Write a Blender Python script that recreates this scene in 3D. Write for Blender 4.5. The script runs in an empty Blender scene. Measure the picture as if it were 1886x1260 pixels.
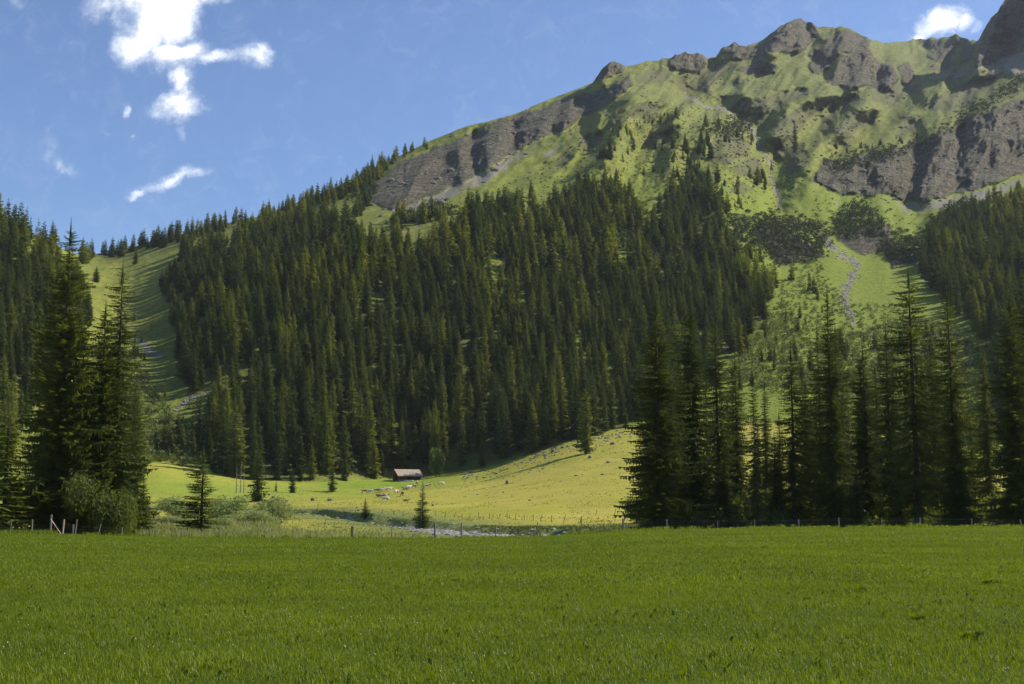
import bpy, math, random
import numpy as np
PI = math.pi
R = math.radians
random.seed(7)
rng = np.random.default_rng(11)
SC = bpy.context.scene
COL = SC.collection

# ------------------------------------------------------------------ camera
F = 2350.0                      # focal length in photo pixels (photo 1886 x 1260)
CX, CY = 943.0, 630.0
PITCH = math.atan(315.0 / F)
EYE = 1.6
cp, sp = math.cos(PITCH), math.sin(PITCH)
cam_d = bpy.data.cameras.new('camera')
cam = bpy.data.objects.new('camera', cam_d)
COL.objects.link(cam)
cam.location = (0, 0, EYE)
cam.rotation_euler = (PI / 2 + PITCH, 0, 0)
cam_d.sensor_width = 36.0
cam_d.lens = 36.0 * F / 1886.0
cam_d.clip_start = 0.1
cam_d.clip_end = 20000
SC.camera = cam

# ------------------------------------------------------------------ light
SUN = np.array([0.72, 0.24, 0.64]); SUN /= np.linalg.norm(SUN)
EL = math.asin(SUN[2]); AZ = math.atan2(SUN[0], SUN[1])
sun_d = bpy.data.lights.new('sun', 'SUN')
sun_d.energy = 5.0
sun_d.angle = R(0.5)
sun_d.color = (1.0, 0.94, 0.82)
sun = bpy.data.objects.new('sun', sun_d)
COL.objects.link(sun)
from mathutils import Vector
sun.rotation_euler = Vector(SUN).to_track_quat('Z', 'Y').to_euler()
SC.view_settings.view_transform = 'Standard'
SC.view_settings.look = 'None'
SC.view_settings.exposure = 0.48
SC.view_settings.gamma = 1.0
SC.view_settings.use_curve_mapping = False


class NT:
    """small node-tree writer"""
    def __init__(self, tree):
        self.t = tree
        for n in list(tree.nodes):
            tree.nodes.remove(n)

    def n(self, typ, ins=None, **props):
        nd = self.t.nodes.new(typ)
        for k, v in props.items():
            setattr(nd, k, v)
        if ins:
            for k, v in ins.items():
                s = nd.inputs[k]
                if isinstance(v, bpy.types.NodeSocket):
                    self.t.links.new(v, s)
                elif isinstance(v, bpy.types.Node):
                    self.t.links.new(v.outputs[0], s)
                else:
                    s.default_value = v
        return nd

    def math(self, op, a, b=None, c=None, clamp=False):
        nd = self.n('ShaderNodeMath', operation=op, use_clamp=clamp)
        for i, v in enumerate((a, b, c)):
            if v is None:
                continue
            if isinstance(v, (int, float)):
                nd.inputs[i].default_value = v
            else:
                self.t.links.new(v if isinstance(v, bpy.types.NodeSocket) else v.outputs[0], nd.inputs[i])
        return nd.outputs[0]

    def mix(self, f, a, b, blend='MIX'):
        nd = self.n('ShaderNodeMix', data_type='RGBA', blend_type=blend)
        for i, v in ((0, f), (6, a), (7, b)):
            if isinstance(v, (int, float)):
                nd.inputs[i].default_value = v
            elif isinstance(v, tuple):
                nd.inputs[i].default_value = (*v, 1.0)[:4]
            else:
                self.t.links.new(v if isinstance(v, bpy.types.NodeSocket) else v.outputs[0], nd.inputs[i])
        return nd.outputs[2]

    def noise(self, vec, scale, detail=4, rough=0.55, dist=0.0):
        nd = self.n('ShaderNodeTexNoise', {'Scale': scale, 'Detail': detail, 'Roughness': rough, 'Distortion': dist})
        self.t.links.new(vec, nd.inputs['Vector'])
        return nd.outputs['Fac']

    def ramp(self, v, lo, hi, a=0.0, b=1.0):
        nd = self.n('ShaderNodeMapRange', {'From Min': lo, 'From Max': hi, 'To Min': a, 'To Max': b},
                    interpolation_type='SMOOTHSTEP')
        self.t.links.new(v, nd.inputs[0])
        return nd.outputs[0]


def px_dir(px, py):
    """photo pixel -> (X, Z) per unit of forward distance Y"""
    a = (np.asarray(px, float) - CX) / F
    b = (CY - np.asarray(py, float)) / F
    y = cp - b * sp
    return a / y, (sp + b * cp) / y


# ------------------------------------------------------------------ sky with clouds
world = bpy.data.worlds.new('World')
SC.world = world
world.use_nodes = True
T = NT(world.node_tree)
geo = T.n('ShaderNodeTexCoord').outputs['Generated']
sky = T.n('ShaderNodeTexSky', sky_type='NISHITA', sun_disc=False, sun_elevation=EL, sun_rotation=AZ,
          altitude=1500.0, air_density=1.0, dust_density=1.6, ozone_density=1.5)
sep = T.n('ShaderNodeSeparateXYZ'); T.t.links.new(geo, sep.inputs[0])
ysafe = T.math('MAXIMUM', sep.outputs[1], 0.02)
comb = T.n('ShaderNodeCombineXYZ')
T.t.links.new(T.math('DIVIDE', sep.outputs[0], ysafe), comb.inputs[0])
T.t.links.new(T.math('DIVIDE', sep.outputs[2], ysafe), comb.inputs[1])
uv = comb.outputs[0]
wn = T.n('ShaderNodeTexNoise', {'Scale': 14.0, 'Detail': 6, 'Roughness': 0.62}); T.t.links.new(uv, wn.inputs['Vector'])
off = T.n('ShaderNodeVectorMath', {0: wn.outputs['Color'], 1: (0.5, 0.5, 0.5)}, operation='SUBTRACT').outputs[0]
off = T.n('ShaderNodeVectorMath', {0: off, 'Scale': 0.055}, operation='SCALE').outputs[0]
uvw = T.n('ShaderNodeVectorMath', {0: uv, 1: off}, operation='ADD').outputs[0]
BLOBS = [(275, -15, 75, 120, 0, 1.5), (305, 30, 62, 80, 0, 1.6), (262, 70, 52, 60, 0, 1.5), (375, -5, 60, 22, 0, .8), (250, 98, 46, 42, -20, 1.3), (325, 108, 72, 42, 10, 1.5),
         (400, 116, 60, 22, 0, 1.0), (472, 112, 42, 34, 0, 1.15), (335, 160, 26, 42, 0, 1.3), (325, 198, 52, 26, 0, 1.2), (322, 238, 16, 26, 0, .5),
         (195, 2, 62, 22, 10, .8), (318, 322, 56, 17, 10, 1.05), (268, 342, 30, 11, 35, .85), (350, 312, 40, 12, -5, .75),
         (384, 343, 20, 6, 0, .6), (90, 265, 34, 36, 40, .42), (122, 300, 36, 18, -20, .5), (235, 206, 12, 18, 0, .62),
         (197, 238, 15, 9, 0, .5), (243, 250, 12, 8, 0, .4), (40, 4, 26, 22, 0, .45), (435, 35, 26, 30, 0, .3), (1745, 44, 56, 34, 25, 1.5),
         (1786, 38, 30, 30, 0, 1.2), (1700, 72, 36, 18, 20, 1.2), (1813, 52, 12, 12, 0, .8), (1900, 190, 200, 60, 0, .0)]
tot = None
for (bx, by, rx, ry, rot, st) in BLOBS:
    if st <= 0:
        continue
    u0, w0 = px_dir(bx, by)
    m = T.n('ShaderNodeMapping', {'Location': (float(u0), float(w0), 0), 'Rotation': (0, 0, R(rot)),
                                  'Scale': (rx / F * 1.45, ry / F * 1.45, 1)}, vector_type='TEXTURE')
    T.t.links.new(uvw, m.inputs[0])
    L = T.n('ShaderNodeVectorMath', {0: m.outputs[0]}, operation='LENGTH').outputs['Value']
    g = T.ramp(L, 0.0, 1.0, st, 0.0)
    tot = g if tot is None else T.math('SMOOTH_MAX', tot, g, 0.25)
fn = T.noise(uv, 38.0, 9, 0.62, 0.35)
fn2 = T.noise(uvw, 110.0, 6, 0.6, 0.5)
d = T.math('ADD', tot, T.math('MULTIPLY', T.math('SUBTRACT', fn, 0.52), 2.0))
d = T.math('ADD', d, T.math('MULTIPLY', T.math('SUBTRACT', fn2, 0.5), 0.5))
d = T.math('MULTIPLY', d, T.ramp(tot, 0.08, 0.42))
wisp = T.math('MULTIPLY', T.ramp(T.noise(uvw, 30.0, 8, 0.68, 1.2), 0.46, 0.74), T.math('MULTIPLY', T.ramp(tot, 0.05, 0.6), 0.6))
alpha = T.math('MAXIMUM', T.ramp(d, -0.05, 1.75), wisp)
front = T.math('GREATER_THAN', sep.outputs[1], 0.05)
alpha = T.math('MULTIPLY', alpha, front)
skycol = T.n('ShaderNodeHueSaturation', {'Hue': 0.508, 'Saturation': 1.2, 'Value': 1.0, 'Color': sky.outputs[0]})
cl = T.mix(T.ramp(d, 0.2, 1.5), (6.3, 6.8, 7.6), (11.5, 11.5, 11.5))
skyc = T.mix(alpha, skycol.outputs[0], cl)
SKY_STRENGTH = 0.112
bg = T.n('ShaderNodeBackground', {'Color': skyc, 'Strength': SKY_STRENGTH})
T.n('ShaderNodeOutputWorld', {'Surface': bg.outputs[0]})


# ------------------------------------------------------------------ numpy noise and rasters
def _hash(ix, iy, iz, seed):
    h = (ix.astype(np.int64) * 374761393 + iy.astype(np.int64) * 668265263 + iz.astype(np.int64) * 2147483647 + seed * 1274126177) & 0xffffffff
    h = ((h ^ (h >> 13)) * 1274126177) & 0xffffffff
    h = (h ^ (h >> 16)) & 0xffff
    return h / 65535.0


def vnoise(x, y, z=None, seed=0):
    z = np.zeros_like(x) if z is None else z
    ix, iy, iz = np.floor(x), np.floor(y), np.floor(z)
    fx, fy, fz = x - ix, y - iy, z - iz
    fx = fx * fx * fx * (fx * (fx * 6 - 15) + 10); fy = fy * fy * fy * (fy * (fy * 6 - 15) + 10); fz = fz * fz * (3 - 2 * fz)
    r = 0
    for dx in (0, 1):
        for dy in (0, 1):
            for dz in (0, 1):
                w = (fx if dx else 1 - fx) * (fy if dy else 1 - fy) * (fz if dz else 1 - fz)
                r = r + w * _hash(ix + dx, iy + dy, iz + dz, seed)
    return r * 2 - 1


def fbm(x, y, z=None, octv=4, seed=0, ridged=False, gain=0.5):
    a, s, t = 1.0, 0, 0
    z = np.zeros_like(x) if z is None else z
    for o in range(octv):
        v = vnoise(x, y, z, seed + o * 17)
        if ridged:
            v = 1 - 2 * np.abs(v)
        s = s + a * v; t += a; a *= gain
        x, y, z = x * 2.03 + 5.1, y * 2.03 + 3.7, z * 2.03 + 1.3
    return s / t


RX0, RY0, RST = -320, -260, 2.0
RW, RH = 1290, 640
_gx, _gy = np.meshgrid(RX0 + RST * np.arange(RW), RY0 + RST * np.arange(RH))
_wx = _gx + 12 * fbm(_gx / 38., _gy / 38., octv=5, seed=5, gain=.6); _wy = _gy + 12 * fbm(_gx / 38., _gy / 38., octv=5, seed=9, gain=.6)


def poly_mask(poly, warp=True):
    X, Y = (_wx, _wy) if warp else (_gx, _gy)
    ins = np.zeros(X.shape, bool)
    n = len(poly)
    for i in range(n):
        x1, y1 = poly[i]; x2, y2 = poly[(i + 1) % n]
        if y1 == y2:
            continue
        c = ((y1 > Y) != (y2 > Y)) & (X < (x2 - x1) * (Y - y1) / (y2 - y1) + x1)
        ins ^= c
    return ins.astype(float)


def polys(lst, warp=True):
    m = np.zeros(_gx.shape)
    for p in lst:
        m = np.maximum(m, poly_mask(p, warp))
    return m


def blur(a, s):
    """gaussian blur, s in photo pixels"""
    s = s / RST; k = int(3 * s) + 1
    g = np.exp(-0.5 * (np.arange(-k, k + 1) / s) ** 2); g /= g.sum()
    a = np.apply_along_axis(lambda v: np.convolve(np.pad(v, k, 'edge'), g, 'valid'), 0, a)
    return np.apply_along_axis(lambda v: np.convolve(np.pad(v, k, 'edge'), g, 'valid'), 1, a)


def line_dist(pl, warp=True):
    X, Y = (_wx, _wy) if warp else (_gx, _gy)
    dm = np.full(X.shape, 1e9)
    for (x1, y1), (x2, y2) in zip(pl[:-1], pl[1:]):
        dx, dy = x2 - x1, y2 - y1
        t = np.clip(((X - x1) * dx + (Y - y1) * dy) / (dx * dx + dy * dy), 0, 1)
        dm = np.minimum(dm, np.hypot(X - x1 - t * dx, Y - y1 - t * dy))
    return dm


def samp(a, px, py):
    x = np.clip((np.asarray(px, float) - RX0) / RST, 0, RW - 1.001); y = np.clip((np.asarray(py, float) - RY0) / RST, 0, RH - 1.001)
    ix, iy = x.astype(int), y.astype(int); fx, fy = x - ix, y - iy
    return (a[iy, ix] * (1 - fx) * (1 - fy) + a[iy, ix + 1] * fx * (1 - fy) + a[iy + 1, ix] * (1 - fx) * fy + a[iy + 1, ix + 1] * fx * fy)


# ------------------------------------------------------------------ features of the mountainside
ROCK = [
    [(676, 345), (745, 298), (800, 270), (835, 256), (890, 243), (925, 218), (1000, 198), (1050, 182), (1120, 163), (1160, 146), (1168, 160),
     (1105, 195), (1035, 240), (950, 278), (860, 332), (770, 374), (722, 388), (690, 378)],
    [(1092, 152), (1122, 108), (1148, 120), (1150, 130), (1118, 144)],
    [(1234, 114), (1250, 92), (1295, 94), (1304, 112), (1280, 132), (1245, 128)], [(1324, 94), (1345, 76), (1374, 84), (1345, 100)],
    [(1392, 88), (1420, 62), (1448, 34), (1496, 34), (1506, 52), (1490, 84), (1470, 104), (1425, 96)], [(1486, 104), (1520, 66), (1560, 52), (1602, 66), (1596, 84), (1560, 94), (1530, 108)],
    [(1488, 130), (1500, 104), (1522, 100), (1526, 122), (1505, 136)], [(1528, 150), (1545, 108), (1570, 92), (1590, 80), (1604, 98), (1598, 160), (1560, 160)], [(1600, 160), (1608, 112), (1640, 118), (1655, 140), (1640, 162)],
    [(1650, 122), (1672, 112), (1686, 142), (1662, 150)], [(1355, 128), (1395, 112), (1432, 120), (1428, 136), (1390, 134)], [(1705, 108), (1735, 84), (1760, 96), (1730, 118)], [(1766, 96), (1790, 78), (1796, 100), (1776, 112)],
    [(1796, 118), (1828, 25), (1855, -15), (1900, -80), (2200, -240), (2300, 60), (1886, 92), (1830, 112)],
    [(1496, 335), (1510, 300), (1570, 290), (1640, 280), (1680, 265), (1740, 238), (1800, 212), (1886, 180), (2300, 140), (2300, 320), (1886, 322), (1800, 345), (1700, 372),
     (1620, 362), (1550, 356)],
    [(1190, 432), (1250, 428), (1310, 440), (1300, 490), (1200, 478)], [(1400, 410), (1460, 425), (1520, 470), (1440, 488), (1400, 440)],
    [(1560, 425), (1640, 415), (1640, 455), (1590, 470), (1545, 440)], [(1630, 470), (1680, 470), (1690, 490), (1640, 490)], [(1690, 480), (1760, 470), (1760, 510), (1700, 505)],
    [(920, 400), (1000, 398), (1010, 425), (930, 430)],
    [(1345, 82), (1400, 84), (1420, 104), (1350, 110)], [(1690, 76), (1780, 66), (1790, 84), (1700, 92)],
]
EARTH_SHADE = [  # eroded earth and shaded hollows, part of their shade painted in
    [(1340, 206), (1352, 184), (1400, 176), (1455, 166), (1500, 168), (1470, 184), (1440, 196), (1400, 220), (1370, 216)], [(1418, 262), (1432, 228), (1470, 200), (1510, 182), (1545, 176), (1520, 200), (1480, 232), (1450, 270), (1432, 300)],
    [(1604, 182), (1612, 160), (1650, 148), (1690, 158), (1672, 182), (1640, 204), (1615, 196)], [(1700, 200), (1730, 176), (1780, 150), (1840, 142), (1832, 160), (1800, 172), (1790, 196), (1740, 208)],
    [(1528, 268), (1552, 222), (1585, 204), (1612, 214), (1604, 236), (1570, 250), (1560, 278)], [(1300, 292), (1325, 232), (1352, 236), (1378, 262), (1382, 286), (1340, 300)], [(1335, 306), (1392, 290), (1404, 330), (1365, 322)],
    [(1268, 168), (1280, 132), (1330, 112), (1365, 108), (1350, 128), (1320, 150), (1296, 176)], [(1330, 160), (1350, 146), (1392, 140), (1360, 160)], [(1166, 156), (1200, 128), (1238, 124), (1230, 146), (1190, 160)],
    [(1240, 150), (1262, 132), (1268, 176), (1250, 166)], [(1064, 268), (1080, 244), (1112, 240), (1106, 258), (1080, 280)], [(1020, 298), (1040, 280), (1062, 284), (1040, 306)], [(1182, 270), (1210, 240), (1240, 236), (1232, 262), (1206, 280)],
    [(1140, 218), (1170, 190), (1220, 190), (1200, 212)], [(1440, 318), (1450, 270), (1478, 262), (1488, 300), (1462, 320)], [(1690, 132), (1740, 112), (1772, 116), (1730, 136)], [(1340, 348), (1372, 330), (1392, 352), (1366, 362)],
    [(1500, 244), (1530, 204), (1548, 200), (1520, 246)], [(1640, 250), (1680, 216), (1700, 222), (1664, 256)], [(1112, 236), (1130, 214), (1146, 220), (1126, 240)],
]
SCREE = [
    [(715, 392), (790, 362), (860, 332), (955, 280), (1005, 262), (960, 296), (890, 340), (820, 372), (760, 395), (730, 402)],
    [(1700, 148), (1790, 116), (1886, 92), (2200, 90), (2200, 140), (1886, 135), (1780, 146)], [(1650, 372), (1720, 368), (1800, 350), (1886, 330), (1886, 345), (1760, 380), (1690, 392)],
    [(1010, 278), (1030, 262), (1035, 275), (1000, 296)],
]
STREAM_UP = [(1262, 172), (1300, 200), (1335, 205), (1385, 238), (1408, 285), (1420, 335), (1438, 362), (1440, 388)]
STREAM_LO = [(1510, 436), (1545, 462), (1580, 490), (1562, 520), (1552, 548), (1568, 590)]
LEFT_GULLY = [(205, 478), (212, 520), (235, 580), (262, 640), (290, 690), (300, 760)]
TRACK = [(320, 758), (352, 735), (400, 722), (440, 704)]
PATH_L = [(255, 622), (275, 640), (292, 655)]
M_rock = np.clip(blur(polys(ROCK), 1.5), 0, 1)
M_earth_shade = np.clip(blur(polys(EARTH_SHADE), 3), 0, 1) * .9
M_scree = np.clip(blur(polys(SCREE), 3.5) * (.72 + .5 * fbm((_gx + _gy) / 14., (_gx - _gy) / 40., octv=3, seed=92)), 0, 1)
for pl, w in ((STREAM_UP, 4.5), (STREAM_LO, 9), (TRACK, 4), (PATH_L, 9), ([(690, 470), (740, 440), (780, 415)], 3), ([(1540, 370), (1545, 400)], 3), ([(1640, 360), (1680, 395)], 3)):
    M_scree = np.maximum(M_scree, np.clip(1.0 - line_dist(pl) / w + 0.55 * fbm(_gx / 9., _gy / 9., octv=3, seed=91), 0, 1))
M_steep = np.clip(blur(np.maximum(polys(ROCK), 0.85 * polys(EARTH_SHADE)), 4), 0, 1)
FOREST = [
    [(335, 700), (312, 590), (300, 520), (335, 478), (330, 462), (470, 432), (560, 412), (600, 402), (650, 440), (720, 445), (760, 470), (830, 425),
     (870, 392), (930, 385), (1000, 405), (1030, 370), (1080, 345), (1140, 345), (1180, 405), (1225, 425), (1335, 425), (1345, 480), (1420, 530),
     (1425, 590), (1370, 630), (1320, 690), (1250, 755), (1150, 786), (1050, 812), (940, 850), (860, 868), (800, 872), (735, 868), (700, 884), (650, 876),
     (560, 888), (480, 886), (420, 884), (372, 868), (362, 800), (400, 765), (455, 722), (440, 690), (345, 735)],
    [(-300, 930), (-20, 905), (12, 870), (30, 800), (60, 770), (150, 650), (168, 560), (150, 520), (100, 468), (0, 408), (-300, 335)],
    [(145, 480), (250, 468), (330, 452), (450, 420), (560, 400), (640, 378), (690, 335), (742, 292), (735, 284), (620, 344), (450, 404), (300, 436), (150, 468)],
    [(1690, 500), (1715, 440), (1780, 385), (1886, 352), (2200, 340), (2200, 860), (1886, 715), (1830, 640), (1770, 590), (1710, 530)],
    [(1210, 422), (1225, 365), (1300, 338), (1335, 410), (1335, 425)],
]
CLEAR = [[(880, 530), (905, 470), (945, 480), (935, 530)], [(1030, 700), (1060, 680), (1058, 705), (1035, 716)], [(820, 670), (890, 640), (870, 670)], [(560, 580), (575, 560), (578, 600)],
         [(640, 430), (700, 400), (780, 420), (720, 450)], [(1080, 430), (1180, 430), (1150, 455)], [(380, 735), (470, 668), (480, 690), (420, 740)], [(1180, 470), (1290, 455), (1300, 500), (1200, 500)]]
M_for = np.clip(polys(FOREST) - polys(CLEAR), 0, 1)
M_for *= 1 - np.clip((fbm(_gx / 26., _gy / 20., octv=3, seed=205) - .26) * 9, 0, .93) * (_gx < 1500)
_ed = blur(M_for, 12); M_for = np.where((_ed < .8) & (_gx > 1180) & (_gx < 1500), (_ed - .15) * 1.1, M_for).clip(0, 1)
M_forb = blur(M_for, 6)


def ln(v, w):
    return np.exp(-0.5 * (v / w) ** 2)


# relief in metres of depth towards the camera (spurs +, gullies -)
REL = np.zeros(_gx.shape)
SPURS = [([(1150, 150), (1140, 210), (1090, 300), (1040, 380), (1000, 450)], 34, 28), ([(1200, 190), (1290, 210), (1330, 290), (1330, 400)], 30, 26),
         ([(1430, 250), (1470, 190), (1560, 165)], 16, 22), ([(1480, 300), (1530, 260), (1600, 190)], 16, 24), ([(1560, 250), (1620, 200), (1730, 160)], 16, 22),
         ([(1260, 240), (1240, 330)], 16, 14), ([(1460, 380), (1500, 350)], 18, 10), ([(1580, 400), (1620, 380)], 18, 10), ([(1520, 560), (1480, 500), (1460, 480)], 26, 14),
         ([(1640, 540), (1600, 490), (1590, 480)], 24, 12), ([(150, 560), (60, 480)], 40, 40), ([(470, 700), (430, 560), (430, 470)], 50, 16),
         ([(800, 700), (830, 560), (860, 440)], 60, 18), ([(1080, 700), (1100, 560), (1120, 440)], 50, 18), ([(640, 650), (650, 500), (600, 420)], 50, 14),
         ([(780, 300), (760, 370)], 20, 14), ([(905, 250), (900, 310)], 16, 14), ([(1000, 210), (990, 250)], 14, 12), ([(840, 262), (850, 330)], 12, 16), ([(745, 300), (720, 380)], 16, 10),
         ([(1450, 45), (1420, 100)], 14, 30), ([(1560, 70), (1540, 120)], 14, 24), ([(1600, 80), (1580, 150)], 14, 26), ([(1650, 110), (1640, 155)], 12, 18),
         ([(1840, 10), (1800, 110)], 18, 40), ([(1640, 285), (1620, 355)], 22, 16), ([(1740, 240), (1700, 360)], 26, 18), ([(1830, 200), (1820, 330)], 26, 16),
         ([(1560, 295), (1545, 350)], 16, 12), ([(1125, 112), (1110, 150)], 8, 20)]
GULLIES = [(STREAM_UP, 20, 40), ([(1440, 388), (1480, 420), (1510, 436)] + STREAM_LO[1:], 16, 26), (LEFT_GULLY, 40, 12), ([(1100, 260), (1060, 330), (980, 420)], 22, 20),
           ([(1220, 200), (1180, 290), (1150, 350)], 18, 18), ([(1690, 390), (1700, 440), (1690, 520), (1740, 640)], 16, 26), ([(1550, 340), (1540, 400)], 10, 12),
           ([(560, 700), (540, 560), (520, 440)], 40, 14), ([(940, 700), (960, 560), (950, 440)], 40, 14), ([(1430, 300), (1500, 240), (1560, 180)], 12, 22), ([(1530, 290), (1590, 230), (1680, 180)], 12, 20),
           ([(875, 250), (880, 320)], 8, 16), ([(950, 230), (940, 275)], 8, 14), ([(1500, 110), (1490, 60)], 8, 16), ([(1690, 270), (1670, 360)], 12, 20), ([(1770, 240), (1760, 350)], 10, 16)]
for pl, w, h in SPURS:
    REL += h * ln(line_dist(pl), w)
for pl, w, h in GULLIES:
    REL -= h * ln(line_dist(pl), w)
for p in EARTH_SHADE:                                      # hollows eaten into the slope
    _x = [q[0] for q in p]; _y = [q[1] for q in p]; _sz = math.hypot(max(_x) - min(_x), max(_y) - min(_y))
    _t = ((_wx - min(_x)) / (max(_x) - min(_x)) * 0.55 + (max(_y) - _wy) / (max(_y) - min(_y)) * 0.45).clip(0, 1)   # deepest under the upper right rim
    REL -= _sz * 0.10 * blur(poly_mask(p) * _t, 4)

# ------------------------------------------------------------------ depth of the mountainside, curve by curve
PXK = [-300, 0, 100, 150, 220, 300, 450, 600, 750, 900, 1050, 1150, 1300, 1450, 1600, 1750, 1886, 2200]
CUR = [
    [(900, 420), (890, 430), (880, 440), (872, 445), (858, 460), (850, 480), (884, 470), (888, 480), (880, 520), (862, 500), (812, 500), (787, 520), (770, 520), (780, 480), (790, 470), (850, 450), (870, 430), (880, 400)],
    [(650, 560), (650, 560), (668, 590), (680, 620), (685, 640), (680, 640), (660, 630), (650, 620), (650, 640), (640, 640), (630, 650), (620, 670), (600, 700), (600, 700), (600, 720), (620, 680), (640, 620), (650, 550)],
    [(420, 780), (470, 780), (520, 780), (540, 880), (520, 980), (512, 950), (490, 860), (460, 840), (440, 850), (440, 850), (440, 880), (430, 900), (440, 930), (440, 960), (440, 1000), (450, 950), (450, 900), (450, 850)],
    [(350, 860), (430, 820), (480, 850), (500, 1020), (492, 1050), (474, 1050), (440, 1030), (400, 1040), (360, 1080), (350, 1070), (330, 1100), (300, 1150), (300, 1200), (310, 1250), (330, 1250), (340, 1200), (350, 1150), (340, 1100)],
    [(320, 880), (410, 845), (465, 880), (483, 1110), (476, 1120), (456, 1110), (420, 1130), (368, 1180), (305, 1280), (255, 1370), (220, 1400), (200, 1450), (190, 1600), (200, 1700), (210, 1750), (200, 1700), (180, 1600), (150, 1500)],
    [(310, 890), (402, 860), (460, 890), (478, 1135), (472, 1150), (446, 1150), (412, 1170), (356, 1240), (290, 1340), (243, 1440), (190, 1530), (150, 1650), (140, 1900), (110, 2050), (120, 2200), (120, 2300), (60, 2000), (0, 1900)],
]
SKY_PX = [-300, 0, 100, 150, 200, 250, 300, 350, 450, 550, 620, 700, 740, 790, 850, 950, 1040, 1092, 1108, 1124, 1140, 1152, 1190, 1236, 1244, 1252, 1262, 1272, 1284, 1296, 1304, 1318, 1328, 1340, 1352, 1375,
          1396, 1415, 1438, 1452, 1466, 1490, 1505, 1550, 1580, 1602, 1625, 1660, 1682, 1700, 1740, 1760, 1785, 1802, 1814, 1826, 1838, 1850, 1886, 2000, 2200]
SKY_PY = [300, 396, 455, 470, 466, 452, 438, 428, 404, 384, 344, 304, 286, 261, 236, 209, 172, 152, 128, 112, 118, 124, 115, 107, 98, 101, 94, 99, 94, 99, 108, 104, 92, 86, 79, 84,
          80, 66, 46, 41, 36, 38, 48, 50, 58, 73, 79, 76, 73, 74, 68, 65, 72, 76, 52, 30, 22, 0, -40, -120, -220]
SKY_D = {-300: 900, 0: 875, 100: 905, 150: 1160, 450: 1210, 700: 1360, 950: 1500, 1125: 1760, 1300: 2050, 1450: 2300, 1600: 2450, 1700: 2650, 1790: 2500, 1850: 2200, 2200: 2000}


def pchip_cols(x, y, xq):
    """monotone cubic through K rows, one column at a time: x, y [K,N]; xq [M,N]"""
    h = np.diff(x, axis=0); dl = np.diff(y, axis=0) / h
    m = np.zeros_like(y)
    a, b = dl[:-1], dl[1:]
    m[1:-1] = np.where(a * b > 0, 2 * a * b / np.where(a + b == 0, 1, a + b), 0)
    m[0], m[-1] = dl[0], dl[-1]
    out = np.empty_like(xq); K, N = x.shape
    cols = np.arange(N)
    for r in range(xq.shape[0]):
        q = xq[r]
        k = np.clip((q[None, :] >= x).sum(0) - 1, 0, K - 2)
        x0, x1 = x[k, cols], x[k + 1, cols]; hh = x1 - x0; t = (q - x0) / hh
        out[r] = ((2 * t**3 - 3 * t**2 + 1) * y[k, cols] + (t**3 - 2 * t**2 + t) * hh * m[k, cols] + (-2 * t**3 + 3 * t**2) * y[k + 1, cols] + (t**3 - t**2) * hh * m[k + 1, cols])
    return out


def smooth1(v, s=40):
    k = int(3 * s / 2.5) + 1
    g = np.exp(-0.5 * (np.arange(-k, k + 1) * 2.5 / s) ** 2); g /= g.sum()
    return np.convolve(np.pad(v, k, 'edge'), g, 'valid')


COLS = np.arange(-300, 2201, 2.5); N = len(COLS)
PY = []; DD = []
for c in CUR:
    PY.append(smooth1(np.interp(COLS, PXK, [p[0] for p in c]), 14)); DD.append(smooth1(np.interp(COLS, PXK, [p[1] for p in c]), 22))
sky_py = np.interp(COLS, SKY_PX, SKY_PY)
sky_py = sky_py + np.clip((COLS - 1040) / 150, 0, 1) * 5.0 * fbm(COLS / 11., COLS * 0, octv=4, seed=3) + 1.5 * fbm(COLS / 30., COLS * 0, octv=3, seed=33)
PY.append(sky_py); DD.append(smooth1(np.interp(COLS, list(SKY_D), list(SKY_D.values())), 22))
PY = np.array(PY); DD = np.array(DD)
for k in range(1, len(PY)):
    PY[k] = np.minimum(PY[k], PY[k - 1] - 3)
sky_row = PY[-1]
NR = [80, 90, 80, 80, 70, 50]
rows = []
for k, nr in enumerate(NR):
    t = np.arange(nr)[:, None] / nr
    rows.append(PY[k] * (1 - t) + PY[k + 1] * t)
rows.append(PY[-1:]); MPY = np.concatenate(rows)            # [M, N] photo row of every vertex
MPX = np.broadcast_to(COLS, MPY.shape)
MD = pchip_cols(-PY, DD, -MPY)
w = 1 - 0.85 * samp(M_steep, MPX, MPY)                      # cliffs: little depth per pixel of height
dD = np.diff(MD, axis=0)
off = np.concatenate([np.zeros((1, N)), np.cumsum(dD * (w[:-1] - 1), axis=0)])
_k = np.exp(-0.5 * (np.arange(-54, 55) / 18.) ** 2); _k /= _k.sum()
off = off - np.apply_along_axis(lambda v: np.convolve(np.pad(v, 54, 'edge'), _k, 'valid'), 0, off)     # made up for just above and below
_h = np.exp(-0.5 * (np.arange(-6, 7) / 2.) ** 2); _h /= _h.sum()
off = np.apply_along_axis(lambda v: np.convolve(np.pad(v, 6, 'edge'), _h, 'valid'), 1, off)
MD2 = MD + off
rockm = samp(M_rock, MPX, MPY); earth_shade = samp(M_earth_shade, MPX, MPY)
amp = np.clip((MD2 - 470) / 300, 0, 1) * np.clip((sky_row + 400 - MPY) / 100, 0, 1)
X0, Z0 = px_dir(MPX, MPY); X0 = X0 * MD2; Z0 = Z0 * MD2 + EYE
u_ = (MPX + 0.95 * MPY) * 0.55; v_ = (0.7 * MPX - MPY) * 0.55                     # ribs run down to the left
up = np.clip((420 - MPY) / 200, 0, 1) * np.clip((MPX - 800) / 300, 0, 1)
rel = samp(REL, MPX, MPY) * (1.2 + 1.5 * up)
wu = u_ + 30 * fbm(u_ / 120., v_ / 120., octv=2, seed=23)
rel = rel + (12 + 46 * up) * fbm(wu / 90., v_ / 200., octv=3, seed=21, ridged=True)
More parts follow.
